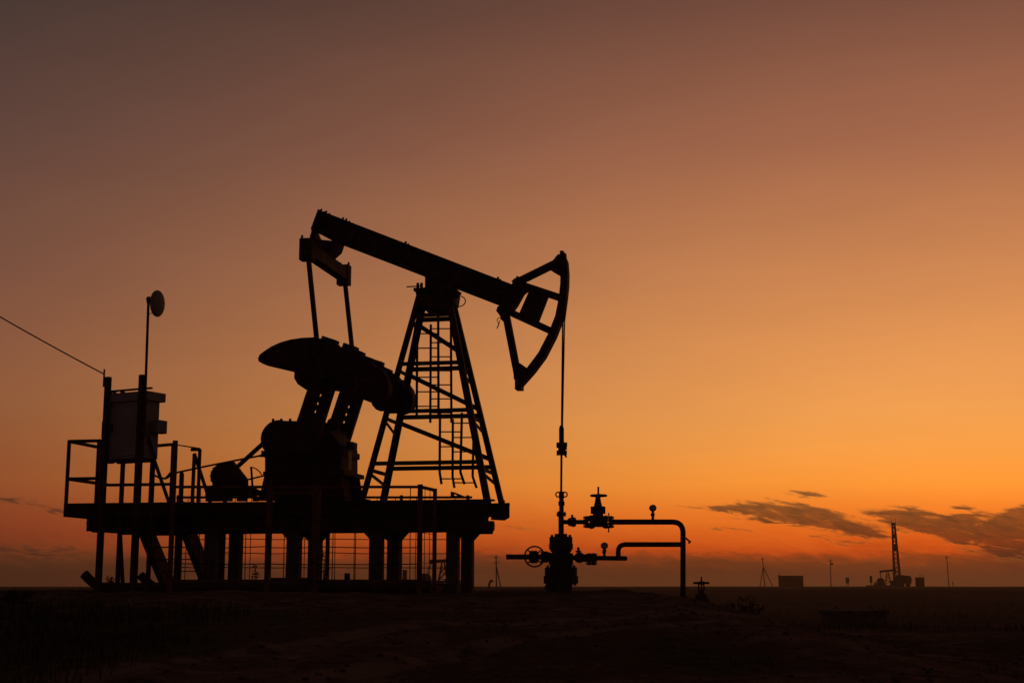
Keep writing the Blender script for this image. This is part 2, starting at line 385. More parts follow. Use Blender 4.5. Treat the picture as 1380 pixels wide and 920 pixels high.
for z in LV:
    a, b = on(TL, z), on(TR, z)
    for s in (1, -1): part('crossbar', MB().bar(my(a, s), my(b, s), .012, .075, (0, 0, 1)).bar(my(a, s) + Vector((0, s*.04, .032)), my(b, s) + Vector((0, s*.04, .032)), .08, .012, (0, 0, 1)))
    for leg in (TL, TR):
        c = on(leg, z - .12); d = on(leg, z - .12); part('side_bar', MB().bar(c, my(d), .012, .07, (0, 0, 1)))
for (za, zb) in ((LV[0]-.10, LV[1]+.22), (LV[1]-.10, LV[2]+.12), (LV[2]-.10, LV[3]+.14)):
    part('diagonal_brace', MB().bar(my(on(TL, za)), my(on(TR, zb)), .012, .085, (0, 0, 1)))
for (za, zb) in ((LV[0]-.02, LV[0]-.42), (LV[1]-.22, LV[2]+.55), (LV[2]-.16, LV[2]-.36), (LV[3]-.18, LV[3]-.34)):
    for leg in (TL, TR):
        part('side_brace', MB().bar(on(leg, za), my(on(leg, zb)), .012, .065, (0, 0, 1)))
# tower head
b = MB().prism([P([(560,390),(614,388),(611,408),(604,417),(571,417),(563,406)], -.2)], -.25, .25); part('tower_head', b, bevel=.008)
part('head_plate', MB().box((L(559,391,-.2).x, -.30, L(590,392,-.2).z), (L(613,391,-.2).x, .30, L(590,388,-.2).z)))
for px in (563, 568, 609): part('head_bolt', MB().lathe([(.028,0),(.028,.09),(.015,.1)], L(px, 388, -.22), (0,0,1), 6))
part('grease_rod', MB().pipe([L(548,386.5,-.22), L(566,385.5,-.22)], .012, 6))
part('lubricator', MB().box(L(612,393,-.22), L(619,402,-.10)).box(L(615,394,-.2), L(622,396.5,-.16)))
hp = []
for i in range(15):
    t = i / 14 * math.pi * 1.25 - .6; c = L(618, 406, -.2); hp.append(c + Vector((.13*math.cos(-t+.6) , 0, .10*math.sin(-t+.6))))
part('grease_hose', MB().pipe(hp, .010, 6), 'cable')
# pivot bearing
b = MB().prism([P([(573,372),(577,364),(603,366),(606,388),(573,388)], -.2)], -.22, .22); b.lathe([(.10,0),(.13,.02),(.13,.62),(.10,.64)], L(588,377,-.32), (0,1,0), 20); part('saddle_bearing', b)
# ladders on both faces, each in two sections
def ladder(s, rails, y_top, y_bot, n, phase):
    lad = part('ladder', MB().pipe([my(v, s) for v in (L(rails[0], y_top, -.5), L(rails[2], y_bot, -.5))], .024, 8))
    MB().pipe([my(v, s) for v in (L(rails[1], y_top, -.5), L(rails[3], y_bot, -.5))], .024, 8).build('ladder_rail', 'paint', lad)
    for i in range(n):
        t = (i + phase) / n; y = y_top + (y_bot - y_top) * t
        a = L(rails[0] + (rails[2]-rails[0])*t, y, -.5); c = L(rails[1] + (rails[3]-rails[1])*t, y, -.5)
        MB().pipe([my(a, s), my(c, s)], .012, 6).build('rung', 'paint', lad)
for s in (1, -1):
    ladder(s, (562.5, 590.5, 561.5, 591), 424, 561, 7, .3)
    ladder(s, (593, 622.5, 592.5, 620.5), 556, 636, 4, .28)
    ladder(s, (592.5, 620.5, 595, 626), 636, 652, 1, .55)
# walking beam
beam_out = P([(432.5,285.5),(700,388.5),(690,418),(616,389.6),(573,372.8),(451,326),(423.5,311)], 0)
wb = part('walking_beam', MB().prism([beam_out], -.045, .045))
def flange(p, q, y0=.14, th=.022): return MB().bar(p, q, y0*2, th, (0, 0, 1))
flange(L(433,286.2), L(699,388.6)).build('top_flange', 'paint', wb); flange(L(424.5,311.2), L(690.5,416.4)).build('bottom_flange', 'paint', wb)
for t in (.02, .2, .34, .48, .56, .64, .8, .97):
    a = L(433,286.4) .lerp(L(699,388.9), t); c = L(424.5,310.5).lerp(L(690.5,416.2), t); MB().bar(a, c, .02, .25, (0, 1, 0)).build('stiffener', 'paint', wb)
dirb = (L(699,388.6) - L(433,286.2)).normalized(); nb = Vector((-dirb.z, 0, dirb.x))
for t in (.004, .03, .118, .135, .44, .9):
    for s in (-1, 1): MB().lathe([(.022,0),(.022,.045),(.012,.055)], L(433,286.2).lerp(L(699,388.6), t) + Vector((0, s*.09, 0)), nb, 6).build('bolt', 'paint', wb)
part('end_plate', MB().bar(L(432.5,284.5), L(422.5,311.5), .30, .02, (1, 0, 0)))
# horsehead: curved cable plate, frame bars and web
cpx = (588, 376)
arc = [(761.5,344),(765,352),(766.3,368),(766,385),(763.8,405),(758.8,430),(749,455),(735,482),(720,502),(704,520)]
inner = [(cpx[0] + (x - cpx[0]) * .946, cpx[1] + (y - cpx[1]) * .946) for x, y in arc]
hh = part('horsehead', MB().prism([P(arc + inner[::-1], 0)], -.13, .13))
def hbar(pa, pb, wpx, name='head_strut', yw=.16):
    MB().bar(L(*pa), L(*pb), yw, wpx / 73.7, Vector((0, 0, 1)) if abs(pa[0]-pb[0]) > abs(pa[1]-pb[1]) else Vector((1, 0, 0))).build(name, 'paint', hh)
hbar((692,383), (760,349.5), 8.5); hbar((681,419), (699,512), 9); hbar((700,383), (757,402), 8.5); hbar((688,421), (747,448), 8.5)
MB().prism([P([(699,425),(714,391),(739.5,399.5),(725,437)], 0)], -.04, .04).build('web_plate', 'paint', hh)
MB().prism([P([(752,343.5),(763,342),(765,372),(757,373),(745,366),(738,361)], 0)], -.05, .05).build('gusset', 'paint', hh)
MB().prism([P([(692,488),(702,490),(716,500),(704,521),(693,511)], 0)], -.05, .05).build('gusset', 'paint', hh)
MB().box(L(754.5,349,-.15), L(762.5,342.5,.15)).build('rope_anchor', 'paint', hh)
MB().box(L(701,524,-.14)-Vector((.10,0,0)), L(706,514,.14)).build('foot_stop', 'paint', hh)
b = MB().prism([P([(688,389),(698,373),(704,376),(716,388),(706,396),(697,412),(688,424),(676,428),(670,420),(672,414),(684,410)], 0)], -.10, .10); b.build('hinge_bracket', 'paint', hh)
for q in ((694,377),(672,418),(676,428)): MB().lathe([(.035,0),(.035,.30),(.02,.32)], L(*q, -.16), (0,1,0), 6).build('hinge_pin', 'steel', hh)
tw = [L(673,427,-.1), L(669.5,431,-.1), L(672,436,-.1), L(669.5,443,-.1)]; MB().pipe(tw, .008, 5).pipe([L(672,436,-.1), L(674,431,-.1), L(671,441,-.1)], .006, 5).build('loose_wire', 'cable', hh)
# bridle ropes, carrier bar
for s in (-1, 1):
    a = [L(764.8,372,0), L(763.8,400,0), L(759.5,432,0)]; a = [v + Vector((0, s*.10, 0)) for v in a]; a.append(L(757.3 , 578, 0) + Vector((0, s*.045, 0)))
    part('bridle_rope', MB().pipe(a, .014, 8), 'steel')
# equaliser, pitman arms
E = L(414, 336, -1.1); eq = part('equalizer', MB().bar(E, my(E), .20, .24, (0, 0, 1)))
for s in (1, -1):
    v = my(E, s); MB().box((v.x-.12, v.y-.10, v.z-.21), (v.x+.12, v.y+.10, v.z+.19)).build('end_block', 'paint', eq)
    for dx in (-.09, .08):
        MB().lathe([(.022,0),(.022,.06),(.012,.075)], (v.x+dx, v.y - s*.04, v.z+.19), (0,0,1), 6).build('bolt', 'paint', eq)
MB().prism([P([(425,312),(431,326),(452,328),(460,326),(456,338),(448,345),(444,352),(428,346),(422,330)], 0)], -.22, .22).build('tail_bearing', 'paint', eq)
pin_n = L(433.5, 506, -1.02)
for s in (1, -1):
    a = E + Vector((.03, 0, -.18)); c = Vector((pin_n.x, -1.1, pin_n.z)); pm = part('pitman_arm', MB().bar(my(a, s), my(c, s), .075, .075, (0, 1, 0)))
    MB().lathe([(.07,0),(.12,.01),(.12,.22),(.07,.24)], my(c, s) - Vector((0, .12, 0)), (0,1,0), 16).build('crank_pin_bearing', 'paint', pm)
# cranks with adjustment holes
cc = Vector((432, 532)); cd = Vector((.303, -.953)); cn = Vector((.953, .303))
def cpt(u, v): q = cc + cd * u + cn * v; return (q.x, q.y)
co = [cpt(u, v) for u, v in [(60,-17),(-60,-18.5)] ] + [cpt(-72 + 0*a, 0) for a in ()]
for i in range(9):
    t = math.pi * i / 8; co.append(cpt(-66 - 20*math.sin(t), -18*math.cos(t)))
co += [cpt(-60, 16), cpt(60, 15.5)]
holes = [[(h[0] + 2.5*math.cos(t*math.pi/4), h[1] + 2.9*math.sin(t*math.pi/4)) for t in range(8)] for h in ((432,532.5),(428.3,543.5),(425,554.5))]
for s in (1, -1):
    lo, hi = sorted((s*-.92, s*-.78))
    part('crank', MB().prism([P(co, -.85)] + [P(h, -.85) for h in holes], lo, hi), bevel=.006)
# counterweights: half-moon castings bolted across each crank
wc = Vector((436, 508)); wu = Vector((.965, .26)); wv = Vector((.26, -.965))
def wpt(u, v): q = wc + wu*u + wv*v; return (q.x, q.y)
wo_ = [(-88,0),(-87.5,6),(-83,12),(-75,21),(-64,30),(-52,37),(-38,43),(-24,47.5),(-8,49),(6,48),(12,44),(22,46),(34,45),(46,40),(56,37),(62,33),(67,30),(74,31),(84,23),(90,13),(92,5),(91.5,-2),(88,-9),(80,-14.5),(66,-16),(58,-15),(44,-19),(37,-14),(32,-7),(20,-2),(-10,-3),(-50,-3.5),(-80,-4.5),(-86,-3)]
wo_far = [(-82,3),(-78,12),(-70,22),(-60,31)] + wo_[5:29] + [(30,-8),(20,-4),(-10,-5),(-34,-9),(-44,-17),(-60,-17.5),(-73,-13),(-80,-6)]
for s in (1, -1):
    lo, hi = sorted((s*-1.0, s*-.70))
    cw = part('counterweight', MB().prism([P([wpt(u, v) for u, v in (wo_ if s > 0 else wo_far)], -.85)], lo, hi), bevel=.015)
    for (u, v, ln, th) in (((-4,50.5,20,7),(25,49,18,7),(40,45,9,6),(54,40,12,6),(-46,38,7,4)) if s > 0 else ((2,50,16,6),(24,48,20,7),(44,41,8,6),(70,31,9,5))):
        a, c = L(*wpt(u-ln/2, v-1), -.85), L(*wpt(u+ln/2, v-2), -.85); a.y *= s; c.y *= s
        MB().bar(a, c, .20, th/73.7, (0, 0, 1)).build('clamp_lug', 'paint', cw)
    for u in (-20, 16, 36):
        a = L(*wpt(u, 18), -.85); a.y *= s; MB().lathe([(.05,0),(.05,.40),(.03,.42)], a - Vector((0, .21, 0)), (0,1,0), 6).build('through_bolt', 'steel', cw)
# gear reducer
gb = part('gear_reducer', MB().prism([P([(357,640),(357,604),(360,580),(366,570),(374,566.5),(404,567),(432,566),(450,588),(460,600),(460,640)], -.5)], -.52, .52), bevel=.02)
MB().box(L(352,607,-.5), L(463,613,-.5) + Vector((0, 1.0, 0))).build('split_flange', 'paint', gb)
for px in (368, 379, 391, 402): MB().lathe([(.025,0),(.025,.05)], L(px, 567.5, -.45), (0,0,1), 6).build('cover_bolt', 'paint', gb)
MB().ball(L(449, 571, -.3), .12).build('breather_dome', 'paint', gb)
MB().box(L(467,595,-.2), L(481.5,605,.1)).box(L(477,598,-.2), L(481,608,0)).build('pipe_lug', 'paint', gb)
MB().box(L(470,607,-.4), L(473.5,634,-.2)).build('oil_gauge', 'steel', gb)
for s in (1, -1):
    c = L(409, 603, -.85); MB().lathe([(.13,0),(.13,.42)], (c.x, s*-.94 if s == 1 else .52, c.z), (0,1,0), 18).build('output_shaft', 'steel', gb)
sv = L(375, 590.5, -.66)
sh = part('belt_sheave', MB().lathe([(.28,0),(.34,.0),(.34,.03),(.325,.05),(.34,.07),(.325,.09),(.34,.11),(.34,.14),(.28,.14)], sv, (0,1,0), 36))
MB().lathe([(.07,-.02),(.07,.16)], sv, (0,1,0), 16).build('hub', 'steel', sh)
MB().box(L(357,606,-.6), L(364,616,-.5)).box(L(350,612,-.6), L(362,615.5,-.55)).build('brake_block', 'paint', sh)
# reducer stand
st = part('reducer_stand', MB().prism([P([(359,632),(460,637),(466,674.5),(349,674.5)], -.55)], -.58, -.50).prism([P([(359,632),(460,637),(466,674.5),(349,674.5)], -.55)], .50, .58).prism([P([(372,634),(452,637),(456,674),(362,674)], -.55)], -.30, .30))
MB().box(L(354.5,635,-.62), L(464,639,-.62) + Vector((0, 1.24, 0))).build('stand_top_plate', 'paint', st)
for px in (372, 410, 448): MB().bar(L(px-2,639,-.61), L(px-3,674,-.61), .04, .05, (0,1,0)).build('stand_rib', 'paint', st)
# motor, slide base, belt guard, belt
mc = L(297, 640.5, -.55); mo = part('electric_motor', MB().lathe([(.10,0),(.20,.02),(.225,.06),(.225,.52),(.20,.56),(.09,.60)], mc, (0,1,0), 28))
fin = MB()
for i in range(18):
    t = 2*math.pi*i/18; d = Vector((math.cos(t), 0, math.sin(t))); fin.bar(mc + d*.235 + Vector((0,.08,0)), mc + d*.235 + Vector((0,.5,0)), .012, .03, d)
fin.build('cooling_fins', 'paint', mo); MB().box(L(300,622,-.4), L(312,630,-.2)).build('terminal_box', 'paint', mo)
MB().box(mc + Vector((-.19, .05, -.27)), mc + Vector((.19, .5, -.17))).build('motor_foot', 'paint', mo)
sb = part('motor_slide', MB().box(L(277,655,-.55), L(346,670.5,-.1)))
MB().prism([P([(340,657),(347,660),(346,667),(338,667)], -.5)], -.5, -.3).build('slide_stop', 'paint', sb)
for px, hwd in ((294, 17), (325, 6), (343.5, 3)):
    for y in (-.5, -.25): MB().box(L(px-hwd,670,y), L(px+hwd,674.8,y) + Vector((0,.1,0))).build('slide_foot', 'paint', sb)
part('belt_guard', MB().prism([P([(298,624),(304,621.5),(313,621.5),(331.5,645),(331.5,657),(300,657)], -.68)], -.70, -.56))
part('drive_belt', MB().bar(L(309,638.5,-.63), L(356,596,-.63), .10, .055, (0,0,1)), 'cable')
# brake linkage
bl = part('brake_lever', MB().pipe([L(340.5,660,-.4), L(338.5,629,-.4)], .022, 8)); MB().pipe([L(337,629.3,-.4), L(341,629.5,-.4), L(346,632,-.4), L(350,635.5,-.4), L(353,639.5,-.4)], .011, 6).build('lever_handle', 'paint', bl)
MB().pipe([L(330,647,-.4), L(362,639,-.4)], .016, 6).build('brake_rod', 'paint', bl)
part('conduit', MB().pipe(P([(352,613.5),(318,620),(275,628.5),(240,636),(231,639),(226,643.5),(222,645)], -.66), .018, 8), 'cable')
part('ladder_step', MB().prism([P([(608,662),(613,663),(626,668.5),(626,671),(608,671)], .3), P([(611,666),(614,665.6),(617,667.4),(612,668)], .3)], .25, .35))
part('deck_box', MB().box(L(630,669,-.2), L(633,675,-.1)))

# ------------------------------------------------------------------ polished rod with its carrier
rodO = FR.world(L(757, 660, 0)); YW = rodO.y
def V(px, py, dy=0.0): return W(px, py, YW + dy)
pr = thing('polished_rod', 'thin polished rod with clamp hanging from the horsehead ropes into the wellhead', 'rod', (rodO.x, YW, rodO.z))
def rel(o): o = Vector(o); return lambda px, py, dy=0.0: W(px, py, YW + dy) - o
q = rel(pr.location)
MB().pipe([q(756.2,670), q(757,575)], .020, 10).build('rod', 'steel', pr)
MB().lathe([(.03,0),(.045,.02),(.045,.30),(.03,.36)], q(756.8,600), (0,0,1), 12).build('rope_socket', 'paint', pr)
MB().box(q(750.3,601.5,-.12), q(763.7,597.5,.12)).build('carrier_bar', 'paint', pr)
MB().box(q(752.5,608,-.07), q(761.5,601.5,.07)).lathe([(.02,0),(.02,.15)], q(764,604.5), (-1,0,0), 6).build('rod_clamp', 'paint', pr)
MB().box(q(750.5,612,-.10), q(763.5,608,.10)).build('load_plate', 'paint', pr)
MB().bar(q(760,611), q(763.5,616), .03, .04, (0,1,0)).build('clamp_tongue', 'paint', pr)

# ------------------------------------------------------------------ wellhead with flow line
wz = W(755, 800, YW).z; wo3 = Vector((V(755, 760).x, YW, wz))
wh = thing('wellhead', 'black flanged wellhead with handwheels, gauges and two flow pipes below the horsehead', 'wellhead', wo3)
q = rel(wo3); PX = YW / 1917 * 1.0
def flg(name, px, py0, py1, rpx, n=12, parent=None, m='paint', tall=0):     # bolted flange on the vertical axis
    a = q(px, py1); h = q(px, py0).z - a.z; r = rpx * PX; mb = MB().lathe([(r*.96,0),(r,.008),(r,h-.008),(r*.96,h)], a, (0,0,1), 28)
    o = mb.build(name, m, parent or wh); bb = MB(); br, bo = (.022, .035) if rpx > 8 else (.012, .018)
    for i in range(n):
        t = 2*math.pi*(i+.5)/n; bb.lathe([(br,-bo),(br,h+bo)], a + Vector((r*.84*math.cos(t), r*.84*math.sin(t), 0)), (0,0,1), 6)
    bb.build('flange_bolts', 'steel', o); return o
def tube(name, px, py0, py1, rpx, parent=None, n=20):
    a = q(px, py1); h = q(px, py0).z - a.z; return MB().lathe([(rpx*PX,0),(rpx*PX,h)], a, (0,0,1), n).build(name, 'paint', parent or wh)
MB().lathe([(.24,-.25),(.24,0)] , q(752,797), (0,0,1), 24).build('casing', 'rust', wh)
tube('casing_head', 753.5, 785, 800, 17.5); flg('casing_flange', 756, 775, 786, 23); flg('casing_flange', 756, 764, 774.9, 21.5)
tube('tubing_neck', 756, 739, 746, 12.5); tube('tubing_head', 756, 745, 761, 16.2); tube('tubing_neck', 756, 760, 765, 13); flg('tubing_flange', 756, 731.5, 740, 16.0, 8); flg('tubing_flange', 756, 723, 731.4, 15.4, 8)
tube('bonnet', 756, 719, 724, 8.5); tube('riser', 756.3, 688, 720, 3.6); flg('union_flange', 756.5, 690.5, 694.5, 6.4, 6)
sbx = tube('stuffing_box', 756.7, 662, 690, 3.1); MB().lathe([(3.9*PX,0),(4.3*PX,.02),(4.3*PX,.06),(3.9*PX,.08)], q(756.7,681), (0,0,1), 14).lathe([(3.6*PX,0),(3.6*PX,.10)], q(756.7,671), (0,0,1), 14).build('gland_nut', 'paint', sbx)
for s in (-1, 1): MB().torus(q(756.7 + s*4.5, 666), (0, 1, .2), .043, .012, 16, 6).build('gland_ring', 'steel', sbx)
MB().torus(q(738.5,791,-.25), (.3,1,0), .05, .014, 16, 6).build('lifting_eye', 'steel', wh)
def hpipe(name, pts, rpx, parent=None, n=14): return MB().pipe([q(*p) for p in pts], rpx*PX, n).build(name, 'paint', parent or wh)
def hflange(px0, px1, py, rpx, parent, name='valve_flange'):
    a = q(px0, py); l = q(px1, py).x - a.x; r = rpx*PX; mb = MB().lathe([(r,0),(r,l)], a, (1,0,0), 22)
    for i in range(8):
        t = 2*math.pi*(i+.5)/8; mb.lathe([(.018,-.03),(.018,l+.03)], a + Vector((0, r*.8*math.cos(t), r*.8*math.sin(t))), (1,0,0), 6)
    return mb.build(name, 'paint', parent)
# left wing: valve with a wheel towards the viewer, open pipe end
lv = hpipe('wing_pipe', [(682,750),(742,750)], 3.4)
c = q(720, 750); gv_ = MB().lathe([(.07,0),(.11,.03),(.11,.14),(.07,.17)], q(713,750), (1,0,0), 16).lathe([(.10,0),(.10,.12)], q(729,750), (1,0,0), 16).lathe([(.05,-.30),(.05,.1)], q(720,750), (0,1,0), 12).build('wing_valve', 'paint', wh)
hw = MB().torus(c + Vector((0,-.32,0)), (.15,1,0), 13.2*PX, .014, 32, 8)
for i in range(4):
    t = math.pi/4 + i*math.pi/2; d = Vector((math.cos(t), -.15*math.cos(t), math.sin(t))); hw.pipe([c + Vector((0,-.32,0)), c + Vector((0,-.32,0)) + d*13.0*PX], .012, 6)
hw.build('handwheel', 'paint', gv_); hflange(736, 740, 750, 6.5, wh)
# right wing
rp = hpipe('wing_pipe', [(770,751),(842.5,752)], 3.1); MB().ball(q(842.5,752), 3.2*PX).build('end_cap', 'paint', rp)
v2 = MB().ball(q(781,751), .10, sq=(1,1,.95)).lathe([(.022,0),(.022,.17)], q(779.5,750), (0,0,1), 8).lathe([(.05,.08),(.05,.11)], q(779.5,750), (0,0,1), 6).build('plug_valve', 'paint', wh)
hflange(786.5, 789, 751.5, 5, wh); hflange(792, 796, 753, 8.0, wh); hflange(797.5, 802, 753, 8.0, wh)
def gauge(px, py, base):
    gp = MB().pipe([q(px, base), q(px, py+3)], .024, 8).lathe([(.035,0),(.035,.05)], q(px, base-6), (0,0,1), 6).bar(q(px-3,py+9), q(px+1,py+9), .03,.03).build('gauge_stem', 'paint', wh)
    dd = MB().lathe([(.052,-.035),(.060,-.03),(.060,.03),(.052,.035)], q(px, py), (.2,-1,0), 20).build('gauge_case', 'brass', gp)
    MB().lathe([(.050,0),(.050,.004)], q(px, py) + Vector((.2,-1,0)).normalized()*.036, (.2,-1,0), 20).build('gauge_dial', 'glass', gp)
gauge(814.5, 735, 750); gauge(879.8, 684.2, 701)
# bypass: tee up from right wing, bend, across to the riser
def bend(p0, pc, p1, n=7):
    p0, pc, p1 = (Vector((*p, 0)) for p in (p0, pc, p1)); return [tuple(((p0*(1-t) + pc*t)*(1-t) + (pc*(1-t) + p1*t)*t)[:2]) for t in (i/n for i in range(n+1))]
hpipe('bypass_pipe', [(833.2,752)] + bend((833.2,743),(833.2,733.3),(843.5,733.3)) + [(918,733.3)], 3.3)
# upper flow line with gate valve
hpipe('flow_nipple', [(757,703),(792,703)], 3.0)
MB().lathe([(.05,0),(.075,.03),(.075,.06),(.05,.09)], q(765,703), (1,0,0), 12).lathe([(.06,0),(.085,.04),(.09,.07),(.07,.11)], q(768,703), (1,0,0), 6).lathe([(.02,0),(.02,.09)], q(771,700), (0,0,1), 6).build('hammer_union', 'paint', wh)
ov = MB().lathe([(.075,0),(.085,.05),(.085,.22),(.075,.27)], q(796,703), (1,0,0), 18).lathe([(.085,-.1),(.105,0),(.10,.10),(.075,.15)], q(806,702), (0,0,1), 18).build('gate_valve', 'paint', wh)
hflange(788.5, 793, 703, 8.0, ov); hflange(795, 799, 703, 9.2, ov); hflange(814.5, 818.5, 703, 8.8, ov); hflange(821, 825, 703, 8.2, ov)
MB().lathe([(.012,0),(.012,.11)], q(820.3,717), (0,0,1), 6).lathe([(.012,0),(.012,.05)], q(820.3,694.5), (0,0,1), 6).build('grease_fitting', 'steel', ov)
a = q(806, 690.5)
bn = MB().lathe([(.085,-.06),(.10,0),(.13,.01),(.13,.045),(.12,.05),(.13,.055),(.13,.085),(.075,.11),(.055,.20),(.038,.31)], a, (0,0,1), 16)
for i in range(8):
    t = 2*math.pi*i/8; bn.lathe([(.02,-.02),(.02,.11)], a + Vector((.112*math.cos(t), .112*math.sin(t), .0)), (0,0,1), 6)
bn.build('valve_bonnet', 'paint', ov)
MB().pipe([q(806.3,676), q(806.3,655.5)], .017, 8).build('valve_stem', 'steel', ov)
def vwheel(ctr, r, parent):
    hw = MB().torus(ctr, (0,0,1), r, .02, 28, 8)
    for i in range(3):
        t = i*2*math.pi/3 + .4; hw.pipe([ctr, ctr + Vector((r*math.cos(t), r*math.sin(t), 0))], .014, 6)
    hw.lathe([(.04,-.03),(.04,.03)], ctr, (0,0,1), 10); return hw.build('handwheel', 'paint', parent)
vwheel(q(806.8, 667.5), 10.2*PX, ov)
hpipe('flow_pipe', [(820,703),(904,703)] + bend((906,703),(920.5,703),(920.5,718)) + [(920.5,740),(920.3,825)], 3.6)
hl = MB().pipe([q(924,724.5), q(931,730.5)], .016, 6).pipe([q(929,730.5), q(927.5,731.5)], .014, 6).build('vent_handle', 'steel', wh)

# ------------------------------------------------------------------ small valve in the ground beside the flow line
vy = 25.2; vb = W(945, 812, vy); vb = Vector((vb.x, vy, H(vb.x, vy)))
va = thing('ground_valve', 'small gate valve with handwheel standing low in the ground right of the pipe', 'valve', vb)
def qv(px, py): return W(px, py, vy) - vb
MB().lathe([(.08,-.15),(.08,.03),(.10,.04),(.10,.07),(.06,.08)], qv(945,810), (0,0,1), 16).pipe([qv(935,809), qv(955,809)], .045, 12).build('valve_body', 'rust', va)
MB().lathe([(.10,0),(.10,.025),(.105,.03),(.105,.05)], qv(945,804), (0,0,1), 16).lathe([(.04,0),(.06,.02),(.035,.06)], qv(945,800), (0,0,1), 12).build('valve_bonnet', 'rust', va)
for s in (-1, 1): MB().pipe([qv(945+s*2,797), qv(945+s*4,793), qv(945+s*3.3,787), qv(945,786)], .014, 6).build('yoke_arm', 'rust', va)
MB().pipe([qv(945.2,798), qv(945.2,776.5)], .013, 8).build('valve_stem', 'steel', va)
vwheel(qv(945.2,785), 9.4*25.2/1917, va)

# ------------------------------------------------------------------ raised platform on columns
pl = thing('pump_platform', 'raised dark steel platform on concrete columns and a skid carrying the pump jack', 'platform', (O.x, O.y, 1.40), -A)
dz_ = Vector((0, 0, O.z - 1.40))
def lp(px, py, ly): return L(px, py, ly) + dz_
def ppart(name, mb, m='paint', parent=None, **k): return mb.build(name, m, parent or pl, **k)
colz0 = -.1; colz1 = lp(500, 713, -.58).z
for px, wd in ((285,.22),(396.5,.23),(507.5,.23),(610.5,.21)):
    x = lp(px, 750, -.58).x
    for s in (-1, 1):
        y = s*.58
        col = ppart('column', MB().box((x-wd/2, y-.11, colz0), (x+wd/2, y+.11, colz1)), 'concrete', bevel=.015)
        MB().box((x-wd/2-.03, y-.14, colz1-.02), (x+wd/2+.03, y+.14, colz1+.004)).build('cap_plate', 'rust', col)
        for k in (-1, 1):
            if px > 600 and k < 0 or px < 300: continue
            MB().prism([[(x+k*wd/2, 0, colz1-.02), (x+k*(wd/2+.16), 0, colz1-.02), (x+k*wd/2, 0, colz1-.19)]], y-.02, y+.02).build('knee_plate', 'rust', col)
for s in (-1, 1):
    y = s*.58; z0 = lp(500, 714.5, -.58).z; z1 = lp(500, 692.5, -.58).z; x0 = lp(127, 704, -.58).x; x1 = lp(640, 704, -.58).x
    b = MB().box((x0, y-.01, z0+.003), (x1, y+.01, z1)); b.box((x0, y-.09, z0+.003), (x1, y+.09, z0+.02)); b.box((x0, y-.09, z1-.02), (x1, y+.09, z1-.003))
    x = x0 + .2
    while x < x1 - .1: b.box((x, y-.085, z0+.02), (x+.012, y+.085, z1-.02)); x += .75
    ppart('girder', b)
    ppart('girder_pipe', MB().pipe([lp(119.5, 704.5, -.72).xyz if s < 0 else my(lp(119.5,704.5,-.72)), lp(200,704.5,-.72) if s < 0 else my(lp(200,704.5,-.72))], .092, 16))
    e0, e1 = lp(600, 708.5, -.72), lp(665.5 if s < 0 else 641, 708.5, -.72)
    ppart('girder_pipe', MB().pipe([e0, e1] if s < 0 else [my(e0), my(e1)], .090, 16))
for px in (140, 210, 285, 350, 396.5, 450, 507.5, 560, 610.5, 632):
    x = lp(px, 704, 0).x; ppart('cross_beam', MB().box((x-.06, -.565, z0+.03), (x+.06, .565, z1-.03)))
ppart('cable_loop', MB().pipe(P([(140,709),(146,713),(152,713.8),(158,711.5),(163,708)], -.85) and [v + dz_ for v in P([(140,709),(146,713),(152,713.8),(158,711.5),(163,708)], -.85)], .013, 6), 'cable')
ppart('pipe_stub', MB().lathe([(.05,0),(.05,.10)], lp(651.5,717,-.6), (0,0,1), 10))
# service deck on the left
dA = lp(86, 696, -1.0); dB = lp(86, 678, -1.0); dX = lp(262, 690, -1.0).x; dY = .70
for y in (-1.0, dY): ppart('deck_channel', MB().box((dA.x, y-.01, dA.z), (dX, y+.01, dB.z)).box((dA.x, y-.01 if y > 0 else y+.01, dA.z), (dX, y-.07 if y > 0 else y+.07, dA.z+.012)))
ppart('deck_channel', MB().box((dA.x-.012, -1.0, dA.z), (dA.x, dY, dB.z)))
x = dA.x + .01
while x < dX - .3:
    ppart('deck_plank', MB().box((x, -.985, dB.z - .045), (x + .285, dY - .012, dB.z - .005 - random.random()*.006)), 'steel'); x += .295
for px in (130, 180, 240): x = lp(px, 690, -1.0).x; ppart('deck_joist', MB().box((x-.04, -.97, dA.z+.014), (x+.04, dY-.02, dB.z-.05)))
# near rails of the service deck
def rail(a, c, r=.028, name='handrail'): return ppart(name, MB().bar(a, c, r*2, r*2, (0, 1, 0)))
c0 = lp(92.5, 594.5, -1.0); top = c0.z; mid = lp(90, 645, -1.0).z; x0 = dA.x + .03; x1 = lp(132, 640, -1.0).x
for (x, y) in ((x0, -1.0), (x1, -1.0)):
    rail((x, y, dB.z - .04), (x, y, top + .02), .026 if y < 0 and x == x0 else .034, 'rail_post')
xr = lp(235, 600, dY).x
for z in (top, mid):
    rail((x0, -1.0, z), (x1 + .03, -1.0, z)); rail((x0, -1.0, z), (x0, dY - .05, z)); rail((x0, dY - .05, z), (xr, dY - .05, z + (.08 if z == top else 0)))
rail((xr, dY - .05, dB.z - .04), (xr, dY - .05, top + .10), .03, 'rail_post'); xq = lp(271, 600, dY).x
rail((xq, dY - .05, dB.z - .04), (xq, dY - .05, top - .02), .026, 'rail_post'); rail((xq - .18, dY - .05, top - .03), (xq, dY - .05, top - .03), .03)
ppart('guard_wire', MB().pipe([(xr, dY - .05, top + .08), (xq, dY - .05, top - .01)], .012, 6), 'cable')
